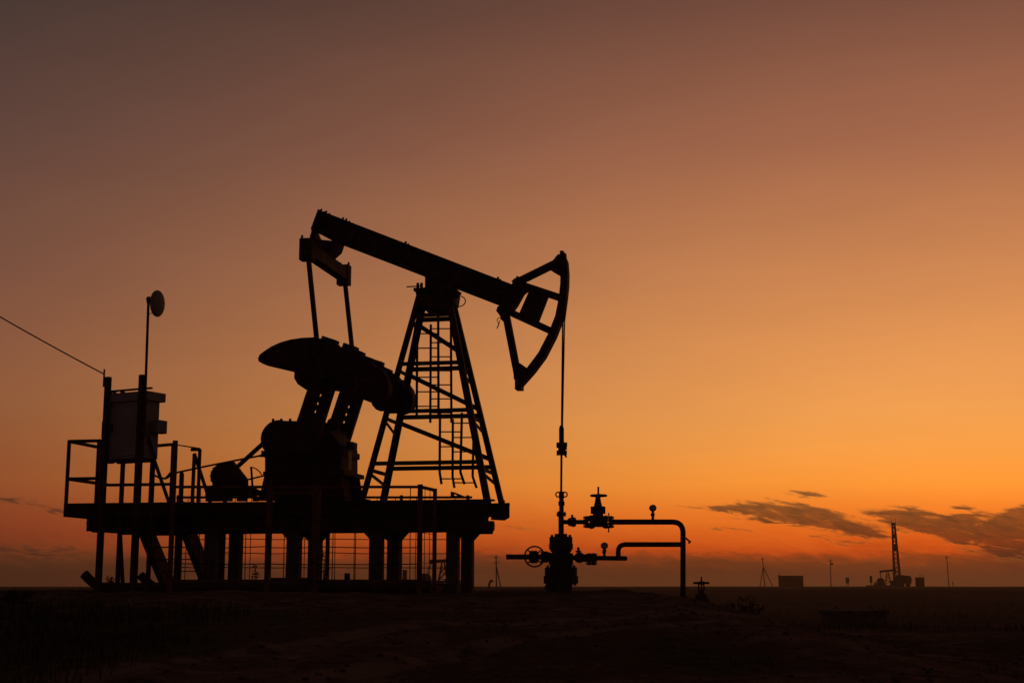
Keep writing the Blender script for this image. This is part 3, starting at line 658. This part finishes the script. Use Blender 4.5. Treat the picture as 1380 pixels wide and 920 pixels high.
# stair on the far side, going down away from the viewer
fy = dY + .02
sa = []
for pxt in (201, 258):
    t0 = lp(pxt - 13, 702, fy); x = t0.x; hxx = lp(pxt, 702, fy).x - x
    b0 = Vector((x, fy, dB.z - .16)); b1 = Vector((x + .03, fy + 1.45, .06)); sa.append((b0, b1))
    ppart('stair_stringer', MB().bar(b0, b1, .13, .36, (0, 0, 1)))
    hv = Vector((hxx, 0, 0)); h0 = b0 + hv + Vector((0, .02, 1.20)); h1 = b1 + hv + Vector((0, 0, 1.02)); rail(h0, h1, .026, 'stair_rail'); rail(b0 + hv + Vector((0,0,.1)), h0, .028, 'stair_post'); rail(b1 + hv, h1, .026, 'stair_post')
n = 6
for i in range(n):
    t = (i + .6) / n; a = sa[0][0].lerp(sa[0][1], t); c = sa[1][0].lerp(sa[1][1], t); ppart('stair_tread', MB().bar(a + Vector((0,0,.02)), c + Vector((0,0,.02)), .20, .018, (0, 0, 1)), 'steel')
# skid: two runners with turned-up ends, sleepers
for s in (-1, 1):
    pts = [lp(580, 790.5, -1.15), lp(142, 788.5, -1.15), lp(133, 786.5, -1.15), lp(127, 783, -1.15), lp(120, 777.5, -1.15), lp(113.5, 770.5+3, -1.15)]
    if s > 0: pts = [my(v) for v in pts]
    zf = .085
    pts = [Vector((v.x, v.y, zf)) for v in pts[:2]] + [Vector((v.x, v.y, zf + d)) for v, d in zip(pts[2:], (.02, .07, .15, .24))]
    ppart('runner', MB().pipe(pts, .085, 16), 'rust')
for px in (160, 220, 285, 340, 396.5, 450, 507.5, 560):
    x = lp(px, 790, -.6).x; ppart('sleeper', MB().box((x-.14, -1.02, .002), (x+.14, 1.02, .13)), 'rust')

# ------------------------------------------------------------------ mesh fence around the platform
def fence(name, label, Yf, posts, y_top, rails, x_end, gap=(.45, .28), bot=781):
    o = W(posts[0][0], 797, Yf); o.z = 1.40; f = thing(name, label, 'fence', o, 0, 'mesh fence around the pump platform')
    def qf(px, py): return W(px, py, Yf) - o
    zt = qf(posts[0][0], y_top).z; zb = .20
    for (px, pyt, wd) in posts:
        a = qf(px, 740); z = zt if pyt is None else qf(px, pyt).z; MB().box((a.x-wd/2, -wd/2, -.25), (a.x+wd/2, wd/2, z + .02)).build('fence_post', 'fence', f)
    xe = qf(x_end, 740).x
    MB().box((0, -.022, zt-.045), (xe, .022, zt)).build('top_rail', 'fence', f); MB().box((0, -.018, zb-.02), (xe, .018, zb+.02)).build('bottom_rail', 'fence', f)
    for (pa, pb) in zip(posts, posts[1:] + ([(x_end, None, 0)] if x_end - posts[-1][0] > 3 else [])):
        xa, xb = qf(pa[0], 740).x, qf(pb[0], 740).x; mb = MB(); x = xa + .12 + random.random()*.2; 
        while x < xb - .03: mb.pipe([(x, 0, zb), (x + random.uniform(-.02,.02), .004, zt-.04)], .0078, 4); x += gap[0] * random.uniform(.75, 1.2)
        z = zb + gap[1]
        while z < zt - .1: mb.pipe([(xa, .008, z + random.uniform(-.01,.01)), ((xa+xb)/2, .008, z - .012), (xb, .008, z + random.uniform(-.01,.01))], .0080, 4); z += gap[1]
        tag(mb.build('wire_mesh', 'cable', f, smooth=0), kind='stuff')
    return f, qf, zt, zb
f1, qf, zt, zb = fence('mesh_fence', 'rusty welded mesh fence with gate in front of the platform columns', 24.35, [(230.5,595,.075),(360.5,None,.075),(426,None,.115),(565.5,None,.085)], 654, 1, 567.5)
# gate leaf between second and third post
ga, gb2 = qf(365, 740).x, qf(421, 740).x
for z in (zt - .12, zb + .03): MB().box((ga, -.05, z-.02), (gb2, -.024, z+.02)).build('gate_bar', 'fence', f1)
for x in (ga, gb2): MB().box((x-.018, -.05, zb+.05), (x+.018, -.024, zt-.14)).build('gate_bar', 'fence', f1)
# short return at the right-hand corner
xe = qf(566, 740).x; dx = W(585.5, 740, 25.1).x - W(566, 740, 24.35).x
MB().bar((xe+.04, .02, zt-.03), (xe+dx, .75, zt-.03), .05, .05, (0,0,1)).build('return_rail', 'fence', f1)
MB().box((xe+dx-.035, .72, -.25), (xe+dx+.035, .79, zt)).build('fence_post', 'fence', f1)
mb = MB()
for k in range(3): mb.bar((xe+.04, .02, zb+.3+k*.5), (xe+dx, .75, zb+.3+k*.5), .008, .008, (0,0,1))
for t in (.3, .65): mb.pipe([(xe+dx*t, .75*t, zb), (xe+dx*t, .75*t, zt-.04)], .006, 4)
tag(mb.build('wire_mesh', 'cable', f1, smooth=0), kind='stuff')
f2, _, _, _ = fence('mesh_fence', 'rusty welded mesh fence standing behind the platform columns', 28.7, [(238,None,.07),(301,None,.07),(441.5,None,.075),(540,None,.06),(630,None,.06)], 668.3, 1, 636)
lower = thing('warning_sign_post', 'short dark post with a blank plate seen through the fence gap', 'post', (*W(468, 790, 28.2).xy, 1.36))
MB().box((-.03,-.03,-.15), (.03,.03,.32)).build('post', 'rust', lower); MB().box((-.055,-.045,.08), (.055,-.031,.40)).build('plate', 'rust', lower)
pb_ = thing('deck_post', 'single round-topped steel post beside the stair rails on the deck', 'post', FR.world(L(243.5, 676, .2)), -A)
MB().lathe([(.045,0),(.045,.52),(.03,.55),(.01,.56)], (0,0,.01), (0,0,1), 12).build('post', 'rust', pb_)
MB().lathe([(.07,0),(.07,.012)], (0,0,.0), (0,0,1), 12).build('base_plate', 'rust', pb_)

# ------------------------------------------------------------------ control cabinet on its own stand
ca = R(28); FL = W(141.5, 600, 25.30); cb = thing('control_cabinet', 'grey electrical control cabinet on four tall posts at the left of the platform', 'cabinet', (FL.x, 25.30, 1.40), -ca)
CF = Frame((FL.x, 25.30, 1.40), ca)
fw = .81; fd = .45
def part_c(name, mb, m='rust', parent=None, **k): return mb.build(name, m, parent or cb, **k)
zt1 = CF.L(145, 508, 0).z; zt2 = W(192, 505, 25.3 - fw*math.sin(ca)).z - 1.40
for x, y, zt_, wd in ((0,0,zt1,.088),(fw,0,zt2,.095),(.02,fd,CF.L(150,600,0).z-.15,.06),(fw-.08,fd,CF.L(150,600,0).z-.15,.06)):
    part_c('stand_post', MB().box((x-wd/2, y-wd/2, -.3), (x+wd/2, y+wd/2, zt_)))
zr = CF.L(150, 526, 0).z; part_c('top_rail', MB().box((-.04, -.02, zr-.03), (fw+.22, .03, zr)))
zb0 = CF.L(160, 618.5, .06).z; zb1 = CF.L(160, 534, .06).z; zl = CF.L(160, 531, .06).z
body = part_c('cabinet_body', MB().box((-.03, .07, zb0), (fw+.04, fd-.02, zb1)), 'grey', bevel=.012)
MB().prism([[(-.08, 0, zb1-.10), (fw+.10, 0, zb1-.10), (fw+.10, 0, zl+.015), (-.08, 0, zl+.015)]], .02, fd+.06).build('rain_hood', 'grey', body)
MB().box((.03, .058, zb0+.06), (fw-.03, .07, zb1-.14)).build('cabinet_door', 'grey', body)
MB().box((.08, .04, (zb0+zb1)/2-.07), (.11, .06, (zb0+zb1)/2+.07)).build('door_handle', 'paint', body)
zj0, zj1 = CF.L(200, 585, 0).z, CF.L(200, 565, 0).z
part_c('junction_box', MB().box((fw+.06, fd-.24, zj0+.05), (fw+.20, fd+.02, zj1+.02)), 'grey', bevel=.01)
part_c('meter_box', MB().box((-.12, .02, CF.L(140,590,0).z), (-.06, .14, CF.L(140,567,0).z)), 'grey')
part_c('hood_bracket', MB().box((.30, 0, zl+.015), (.36, .06, zr-.03)))
for dx in (.05, .1, .14): part_c('insulator', MB().lathe([(.012,0),(.02,.02),(.012,.04),(.02,.06)], (dx, .05, zl+.015), (0,0,1), 8), 'white')
part_c('bottom_bar', MB().box((-.02, .10, zb0-.05), (fw+.02, .16, zb0-.002))); part_c('bottom_bar', MB().box((-.02, fd-.12, zb0-.05), (fw+.02, fd-.06, zb0-.002)))
part_c('cable_gland', MB().box((.04, .02, zb0-.07), (.15, .10, zb0-.01)))
zz0 = CF.L(150, 650, 0).z
part_c('stand_brace', MB().bar((.03, fd, CF.L(165,715,0).z), (.16, fd, .02), .05, .05, (0,1,0)))
lo = []
for i in range(13):
    t = i/12; lo.append((fw+.09, .20 + .22*math.sin(t*math.pi)*1.0*(1 if t < 1 else 0) - .1, zb0 + .42 - .62*math.sin(t*math.pi)*(.6) - .1*t))
part_c('hanging_cable', MB().pipe(lo, .016, 6), 'cable')
c_pts = [CF.L(208,640,fd), CF.L(214,643,fd), CF.L(222,644.5,fd), CF.L(226,641,fd), CF.L(229,637,fd)]; part_c('hanging_cable', MB().pipe(c_pts, .018, 6), 'cable')
part_c('service_hook', MB().pipe([(-.055, -.05, zt1-.18), (-.055, -.05, zt1+.14)], .016, 6))

# dish antenna on a mast clamped to the cabinet post
am_b = CF.world((fw+.10, -.01, CF.L(196, 530, 0).z - .75)); am = thing('dish_antenna', 'small round pale dish antenna on a thin mast above the cabinet', 'antenna', am_b)
YA = am_b.y
def qa(px, py, dy=0): return W(px, py, YA+dy) - am_b
MB().pipe([(0,0,0), qa(200,408)], .024, 10).build('mast', 'rust', am)
MB().box((-.14,-.03,.1), (.03,.03,.14)).box((-.14,-.03,.55), (.03,.03,.59)).build('mast_clamp', 'paint', am)
da = Vector((math.sin(R(75)), -math.cos(R(75)), -.05)).normalized(); dc = qa(213.8, 409)
MB().bar(qa(199,404.5), dc - da*.06, .07, .10, (0,0,1)).ball(qa(200.5,403), .05).build('dish_bracket', 'paint', am)
ds = MB().lathe([(.235,-.02),(.24,0),(.225,.02),(.16,.045),(.08,.058),(.001,.062)], dc - da*.02, da, 32).build('dish', 'dish', am)
MB().lathe([(.02,-.04),(.10,-.06),(.20,-.035),(.235,-.021)], dc - da*.02, da, 28).build('dish_back', 'grey', am)
MB().pipe([qa(200,420), qa(202,423), qa(206,421), qa(209,415)], .007, 5).build('feeder_cable', 'cable', am)
# overhead cable running off to the left
p1 = CF.world((-.055, -.05, zt1 + .05)); p0 = W(-420, 150, 27.5); pts = []
for i in range(31):
    t = i/30; p = p1.lerp(p0, t); p.z -= .55*4*t*(1-t)*.40; pts.append(p)
tag(MB().pipe(pts, .012, 6).build('overhead_cable', 'cable'), 'thin overhead cable slanting down from the left edge to the cabinet post', 'cable')

# ------------------------------------------------------------------ distance: poles, rig, cabins, pump jacks
def gpt(px, d):
    x = W(px, 790, d).x; return Vector((x, d, H(x, d)))
def power_pole(px, d, top_py, lean, arms, braces, label, extra=None):
    o = gpt(px, d); h = W(px, top_py, d).z - o.z; t = thing('power_pole', label, 'power pole', o, 0, 'power poles on the steppe'); k = d/1917
    MB().pipe([(0,0,-.4), (lean*k, 0, h)], .0024*d**.75*.9 if 0 else .16, 10, .11).build('pole', 'wood', t)
    for (py, wpx) in arms:
        z = W(px, py, d).z - o.z; ca_ = MB().box((lean*k*z/h - wpx*k/2, -.06, z-.07), (lean*k*z/h + wpx*k/2, .06, z+.07)).build('crossarm', 'wood', t)
        for s in (-.46, 0, .46): MB().lathe([(.05,0),(.09,.08),(.06,.16),(.09,.22),(.03,.34)], (lean*k*z/h + s*wpx*k, 0, z+.07), (0,0,1), 8).build('insulator', 'white', ca_)
    for (bx, py) in braces:
        z = W(px, py, d).z - o.z; MB().pipe([(bx*k, .1, -.4), (lean*k*z/h, 0, z)], .13, 8).build('brace', 'wood', t)
    if extra: extra(t, o, k)
    return t
power_pole(669, 330, 747.5, -.5, [(751.5,5),(758,6)], [(6.5,762)], 'braced wooden power pole just right of the platform columns')
power_pole(1031, 470, 752, -2.3, [(752.5,4)], [(-7,764),(11.5,764)], 'three-legged wooden power pole left of the cabin on the horizon')
def trafo(t, o, k):
    MB().box((.12, -.3, 28.5*k), (.95, .3, 30.8*k)).build('transformer', 'rust', t); MB().box((0,-.05,33*k), (.8,.05,33.6*k)).build('arm', 'wood', t)
power_pole(1120, 470, 752.5, 0.2, [(755.5,4)], [], 'single power pole with a box near its top right of the cabin', trafo)
power_pole(1279, 470, 748, -1.2, [(751.5,3.5)], [], 'rightmost lone power pole leaning slightly left on the horizon')
o = gpt(659.5, 300); t = thing('leaning_post', 'short thick leaning post near the braced power pole', 'post', o); k = 300/1917
MB().pipe([(-.2,0,-.3), (0,0,7*k), (.35,0,11*k)], .22, 8).build('post', 'concrete', t); MB().box((.1,-.25,8*k), (.75,.25,11.5*k)).build('cap', 'rust', t)
o = gpt(1284.5, 470); t = thing('marker_post', 'tiny thin marker post beside the rightmost power pole', 'post', o); MB().pipe([(0,0,-.3),(0,0,1.6)], .12, 6).build('post', 'wood', t); MB().box((-.2,-.02,1.2),(.2,.02,1.55)).build('plate', 'rust', t)
# site cabin
o = gpt(1066, 470); k = 470/1917; t = thing('site_cabin', 'long low site cabin with a stovepipe on the horizon', 'cabin', o)
hw_, hh_ = 15.5*k, 13.6*k
MB().box((-hw_, -1.4, .02), (hw_, 1.4, hh_)).build('wall', 'rust', t); MB().box((-hw_-.12, -1.55, hh_), (hw_+.12, 1.55, hh_+.16)).build('roof', 'rust', t)
for x in (-2.6, -1.0, 1.9): wv_ = MB().box((x-.4, -1.43, 1.5), (x+.4, -1.402, 2.4)).build('window', 'cable', t)
MB().box((.1, -1.44, .5), (.95, -1.402, 2.5)).build('door', 'rust', t); MB().pipe([(-hw_+.2, .4, hh_), (-hw_+.2, .4, hh_+.9)], .13, 8).build('stovepipe', 'rust', t)
MB().box((-hw_+.1, -1.3, -.3), (hw_-.1, 1.3, .015)).build('plinth', 'concrete', t)
# kiosk right of the rig
o = gpt(1240, 460); k = 460/1917; t = thing('equipment_kiosk', 'small square kiosk with two roof pipes right of the drilling mast', 'kiosk', o)
MB().box((-4.8*k, -1.1, -.3), (4.8*k, 1.1, 11.5*k)).build('wall', 'rust', t); MB().box((-5.1*k, -1.2, 11.5*k), (5.1*k, 1.2, 12.2*k)).build('roof', 'rust', t)
for x in (.6, 4.4): MB().pipe([(x*k, 0, 12*k), (x*k, 0, 16.5*k)], .09, 6).build('roof_pipe', 'rust', t)
MB().box((-.4, -1.13, -.1), (.5, -1.102, 2)).build('door', 'paint', t)
o = gpt(1142.5, 470); k = 470/1917; t = thing('switch_box', 'small upright switch box on legs between cabin pole and rig', 'box', o)
MB().box((-2.2*k, -.35, 4*k), (1.9*k, .35, 11*k)).build('housing', 'grey', t); MB().box((-2.5*k,-.4,11*k),(2.1*k,.4,11.7*k)).build('lid', 'grey', t)
for x in (-1.4, 1.5): MB().box((x*k-.06, -.06, -.3), (x*k+.06, .06, 4*k)).build('leg', 'rust', t)
# far pump jacks
def far_pump(o, rz, s, tilt, label, g=0.0):          # g: drive train set closer to the tower
    t = thing('pump_jack', label, 'pump jack', o, rz, 'far pump jacks'); t.scale = (s,)*3
    MB().box((-6.6,-.6,-.2),(2.0,.6,.45)).build('base', 'concrete', t)
    for sx in (-1, 1):
        for sy in (-1, 1): MB().bar((.95*sx, .6*sy, .45), (.22*sx, .18*sy, 4.5), .22, .22).build('tower_leg', 'paint', t)
    for z0, z1 in ((.6,1.7),(1.7,2.8),(2.8,3.7)):
        f = lambda z: .95 - .73*(z-.45)/4.05
        for sy in (-1, 1):
            y = sy*(.6 - .42*(z0-.45)/4.05); MB().bar((-f(z0), y, z0), (f(z1), y, z1), .14, .14).build('brace', 'paint', t); MB().bar((-f(z1), y, z1), (f(z1), y, z1), .14, .14).build('crossbar', 'paint', t)
    ct, st_ = math.cos(tilt), math.sin(tilt)
    def bp(x, z): return (x*ct - z*st_, 0, 4.85 + x*st_ + z*ct)
    MB().bar(bp(-2.4,0), bp(2.2,0), .30, .60, (0,0,1)).build('walking_beam', 'paint', t)
    ar = [bp(2.55*math.cos(R(a)), 2.55*math.sin(R(a))) for a in range(-28, 29, 7)]; inn = [bp(2.25*math.cos(R(a)), 2.25*math.sin(R(a))) for a in range(28, -29, -7)]
    hd = MB().prism([ar + inn], -.15, .15).build('horsehead', 'paint', t)
    MB().bar(bp(2.0,.1), ar[-1], .12, .12).bar(bp(2.0,-.1), ar[0], .12, .12).build('head_strut', 'paint', hd)
    e = bp(-2.25, -.25)
    for s_ in (-1, 1): MB().bar((e[0], s_*.9, e[2]), (-2.9+g*.8, s_*.9, 2.2), .12, .12).build('pitman_arm', 'paint', t)
    MB().box((e[0]-.15, -1, e[2]-.15), (e[0]+.15, 1, e[2]+.15)).build('equalizer', 'paint', t)
    for s_ in (-1, 1): MB().lathe([(.8,-.1),(1.15,0),(1.15,.12),(.8,.2)], (-3.3+g, s_*.8, 1.55), (0,1,0), 16).build('counterweight', 'paint', t)
    MB().box((-4.3+g,-.5,.45),(-2.2+g,.5,2.1)).build('gear_reducer', 'paint', t)
    mo = MB().lathe([(.34,0),(.34,.9)], (-6.0+g*2,-.45,1.1), (0,1,0), 14).build('electric_motor', 'paint', t); MB().box((-6.5+g*2,-.5,.1),(-5.2+g*2,.5,.8)).build('motor_base', 'paint', mo)
    cbx = MB().box((-7.2+g*1.6,-.3,1.2),(-6.5+g*1.6,.3,3.3)).build('control_box', 'rust', t); MB().box((-6.95+g*1.6,-.08,-.2),(-6.75+g*1.6,.08,1.2)).build('box_post', 'rust', cbx)
    MB().pipe([(2.55,0,4.6),(2.55,0,.3)], .05, 6).build('rod', 'steel', t)
    MB().lathe([(.3,-.2),(.3,.3),(.16,.3),(.16,.9)], (2.55,0,0), (0,0,1), 10).build('wellhead', 'paint', t)
    return t
far_pump(gpt(597, 285), R(-6), 1.12, R(2), 'distant pump jack glimpsed between the platform columns through the fence')
far_pump(gpt(1197, 455), R(-10), 1.02, R(6), 'distant pump jack on the horizon directly left of the drilling mast', 1.1)
# workover rig with lattice mast on a truck
o = gpt(1211, 468); k = 468/1917; rg = thing('workover_rig', 'truck-mounted drilling rig with a tall lattice mast on the horizon', 'drilling rig', o)
mz = 81*k
base4 = [(-5.2*k,-.9,1.6),(2.6*k,-.9,1.6),(2.6*k,.9,1.6),(-5.2*k,.9,1.6)]; top4 = [(-4.9*k,-.35,mz),(-1.3*k,-.35,mz),(-1.3*k,.35,mz),(-4.9*k,.35,mz)]
mast = MB()
for a, c in zip(base4, top4): mast.bar(a, c, .30, .30)
mast_o = mast.build('lattice_mast', 'rust', rg); br = MB(); N = 13
for i in range(N):
    t0, t1 = i/N, (i+1)/N
    for j in range(4):
        a, c = Vector(base4[j]).lerp(Vector(top4[j]), t0), Vector(base4[(j+1)%4]).lerp(Vector(top4[(j+1)%4]), t1); br.bar(a, c, .16, .16)
        a = Vector(base4[j]).lerp(Vector(top4[j]), t1); br.bar(a, c, .16, .16)
tag(br.build('lattice_bars', 'rust', mast_o), kind='stuff')
MB().box((-5.5*k,-.6,mz), (-.8*k,.6,mz+.7)).build('crown_block', 'rust', rg)
for x in (-6, -.4): MB().pipe([(x*k,0,mz+.3),(x*k,0,mz+2.0)], .06, 6).build('mast_lamp_rod', 'rust', rg)
MB().box((-3.3*k,-.4,47*k), (-.3*k,.4,56*k)).build('travelling_block', 'rust', rg); MB().box((-4.0*k,-.3,63*k), (-2.2*k,.3,69*k)).build('hook', 'rust', rg)
MB().pipe([(-1.8*k,0,56*k),(-3*k,0,mz)], .06, 5).build('hoist_line', 'cable', rg)
tr = MB().box((-6*k,-1.2,.9), (16*k,1.2,1.6)).build('chassis', 'rust', rg)
MB().prism([[(9*k,0,1.6),(16.5*k,0,1.6),(16.8*k,0,2.3),(15*k,0,3.4),(9*k,0,3.5)]], -1.2, 1.2).build('cab', 'rust', rg)
MB().prism([[(-3*k,0,1.6),(8.6*k,0,1.6),(8.6*k,0,3.3),(6*k,0,3.7),(0*k,0,3.6),(-2.5*k,0,2.8)]], -1.1, 1.1).build('engine_housing', 'rust', rg)
MB().lathe([(.7,-.9),(.7,.9)], (-2.5*k,0,2.2), (0,1,0), 14).build('winch_drum', 'rust', rg)
for x in (-3.5, 0.5, 4.5, 12.5):
    for s in (-1, 1): wl = MB().lathe([(.35,-.16),(.52,-.14),(.55,0),(.52,.14),(.35,.16)], (x*k, s*1.1, .5), (0,1,0), 16).build('wheel', 'tyre', rg); MB().lathe([(.2,-.17),(.2,.17)], (x*k, s*1.1, .5), (0,1,0), 10).build('hub', 'rust', wl)
MB().box((-10*k,-1.5,1.7), (-4*k,1.5,1.95)).build('work_floor', 'rust', rg)
for x in (-9.5, -7, -4.5): MB().box((x*k-.12,-1.3,-.2), (x*k+.12,1.3,1.7)).build('floor_leg', 'rust', rg)
MB().box((-10.5*k,-1.8,-.2), (-1*k,-1.6,1.1)).build('pipe_rack', 'rust', rg); MB().lathe([(.75,-1),(.75,1)], (12.5*k,0,2.4), (1,0,0), 14).build('fuel_tank', 'rust', rg); MB().pipe([(3*k,.6,3.6),(3*k,.6,4.5)], .12, 6).build('exhaust', 'rust', rg)
# concrete block on the right
bx, by = W(1151, 845, 41).x, 41; o = Vector((bx, by, H(bx, by))); t = thing('concrete_block', 'low dark concrete block lying on the ground at right', 'block', o, R(4))
MB().box((-.82,-.5,-.2), (.80,.5,.42)).build('block', 'concrete', t, bevel=.04); MB().box((-.88,-.55,.42), (.86,.55,.52)).build('cover_slab', 'concrete', t, bevel=.02)
for x in (-.5,.5): MB().torus((x,0,.53), (0,1,0), .07, .014, 12, 6).build('lifting_loop', 'rust', t)

# ------------------------------------------------------------------ weeds and ground cover
def weed(px, d, h, n, spread, label, dy=0):
    o = gpt(px, d); t = thing('weed', label, 'weed', o, random.random()*6, 'weeds'); mb = MB(); lf = MB()
    for i in range(n):
        a = random.random()*6.28; r = spread*random.random()**.6; hh2 = h*random.uniform(.45, 1); p = Vector((.05*math.cos(a), .05*math.sin(a), -.05)); e = Vector((r*math.cos(a), r*math.sin(a), hh2)); m_ = p.lerp(e, .5) + Vector((0,0,h*.1))
        mb.pipe([p, m_, e], .010, 4, .004)
        for j in range(9):
            s_ = random.uniform(.25, 1); c = (p.lerp(m_, s_*2) if s_ < .5 else m_.lerp(e, s_*2-1)); d1 = Vector((random.uniform(-1,1), random.uniform(-1,1), random.uniform(-.1,1.0))).normalized(); sd = d1.cross(Vector((random.random(),random.random(),random.random()))).normalized(); ln = random.uniform(.05,.12)
            lf.add([c, c + d1*ln*.5 + sd*.014, c + d1*ln, c + d1*ln*.5 - sd*.014], [(0,1,2,3)])
    mb.build('stems', 'weed', t); tag(lf.build('leaves', 'weed', t, smooth=0), kind='stuff')
    return t
weed(1009, 27, .62, 22, .38, 'dark leafy bush standing in the field right of the ground valve')
weed(985, 26, .34, 16, .35, 'low dark weed clump just right of the ground valve')
weed(147, 29.3, .30, 8, .14, 'small sprig of weed under the cabinet between its posts')
weed(432, 24.0, .85, 7, .28, 'tall dry weed stalks growing beside the fence gate post')
weed(341, 28.4, .62, 5, .10, 'thin upright weed stalks seen through the mesh left of gate')
weed(20, 20, .14, 18, .35, 'scrubby weed clump at the far left of the foreground')
def grass():
    vs = []; fs = []
    def blade(x, y, h, wd):
        z = H(x, y) - .02; a = random.random()*6.28; l = h*random.uniform(.15,.6); dx, dy = math.cos(a)*wd, math.sin(a)*wd; tx, ty = math.cos(a+1.3)*l, math.sin(a+1.3)*l
        o = len(vs); vs.extend([(x-dx,y-dy,z),(x+dx,y+dy,z),(x+tx*.4+dx*.7,y+ty*.4+dy*.7,z+h*.6),(x+tx*.4-dx*.7,y+ty*.4-dy*.7,z+h*.6),(x+tx,y+ty,z+h)]); fs.extend([(o,o+1,o+2,o+3),(o+3,o+2,o+4)])
    def dens(x, y):
        n_ = noise.noise(Vector((x*.35, y*.35, 7))) + .5*noise.noise(Vector((x*1.3, y*1.3, 2)))
        return n_ + .85*(1 - sstep(-6.5, -1.0, x - (y-16)*-.15)) - .25*(1-sstep(2,6,abs(x-1)))
    for _ in range(60000):
        y = 8.5 + 22*random.random()**1.1; x = random.uniform(-.45, .45)*y*1.0
        if -7.0 < x < -0.9 and 24.9 < y < 28.0: continue
        if dens(x, y) > .25 + .3*random.random(): blade(x, y, random.uniform(.05,.17)*(1.2 if x < -3 else .7)*(1 - .6*sstep(1.15, 1.35, H(x, y, False))), .006)
    for _ in range(14000):
        y = 30 + 60*random.random()**1.5; x = random.uniform(-.42,.42)*y
        if H(x, y) < 1.05 and noise.noise(Vector((x*.2,y*.2,4))) > random.uniform(-.1,.3): blade(x, y, random.uniform(.08,.28), .012)
    me = bpy.data.meshes.new('grass'); me.from_pydata(vs, [], fs); me.materials.append(M['grass']); o = bpy.data.objects.new('grass', me); C.objects.link(o)
    tag(o, 'short dark steppe grass over the foreground slope and field', 'grass', kind='stuff')
grass()
def clods():
    mb = MB()
    for _ in range(5200):
        y = 8.5 + 17*random.random(); x = random.uniform(-.25, .45)*y; r = .008 + .030*random.random()**5
        if -8 < x < 2.2 and y > 23.3: continue
        mb.ball((x, y, H(x, y) - r*.1), r, 6, 4, (1, random.uniform(.7,1.3), .7))
    tag(mb.build('clods', 'rock', smooth=0), 'scattered earth clods and pebbles on the foreground slope', 'clods', kind='stuff')
clods()

# ------------------------------------------------------------------ dusk haze
hz = MB().box((-7500,-7500,-3), (7500,7500,27)).mesh('haze', 0)
hm = bpy.data.materials.new('dusk_haze'); hm.use_nodes = True; t = hm.node_tree; t.nodes.clear()
pv = t.nodes.new('ShaderNodeVolumePrincipled'); pv.inputs['Density'].default_value = 0.00035; pv.inputs['Color'].default_value = (.80, .66, .56, 1); pv.inputs['Anisotropy'].default_value = 0.65
om = t.nodes.new('ShaderNodeOutputMaterial'); t.links.new(pv.outputs[0], om.inputs['Volume'])
hz.materials.append(hm); ho = bpy.data.objects.new('haze', hz); C.objects.link(ho); tag(ho, kind='stuff')
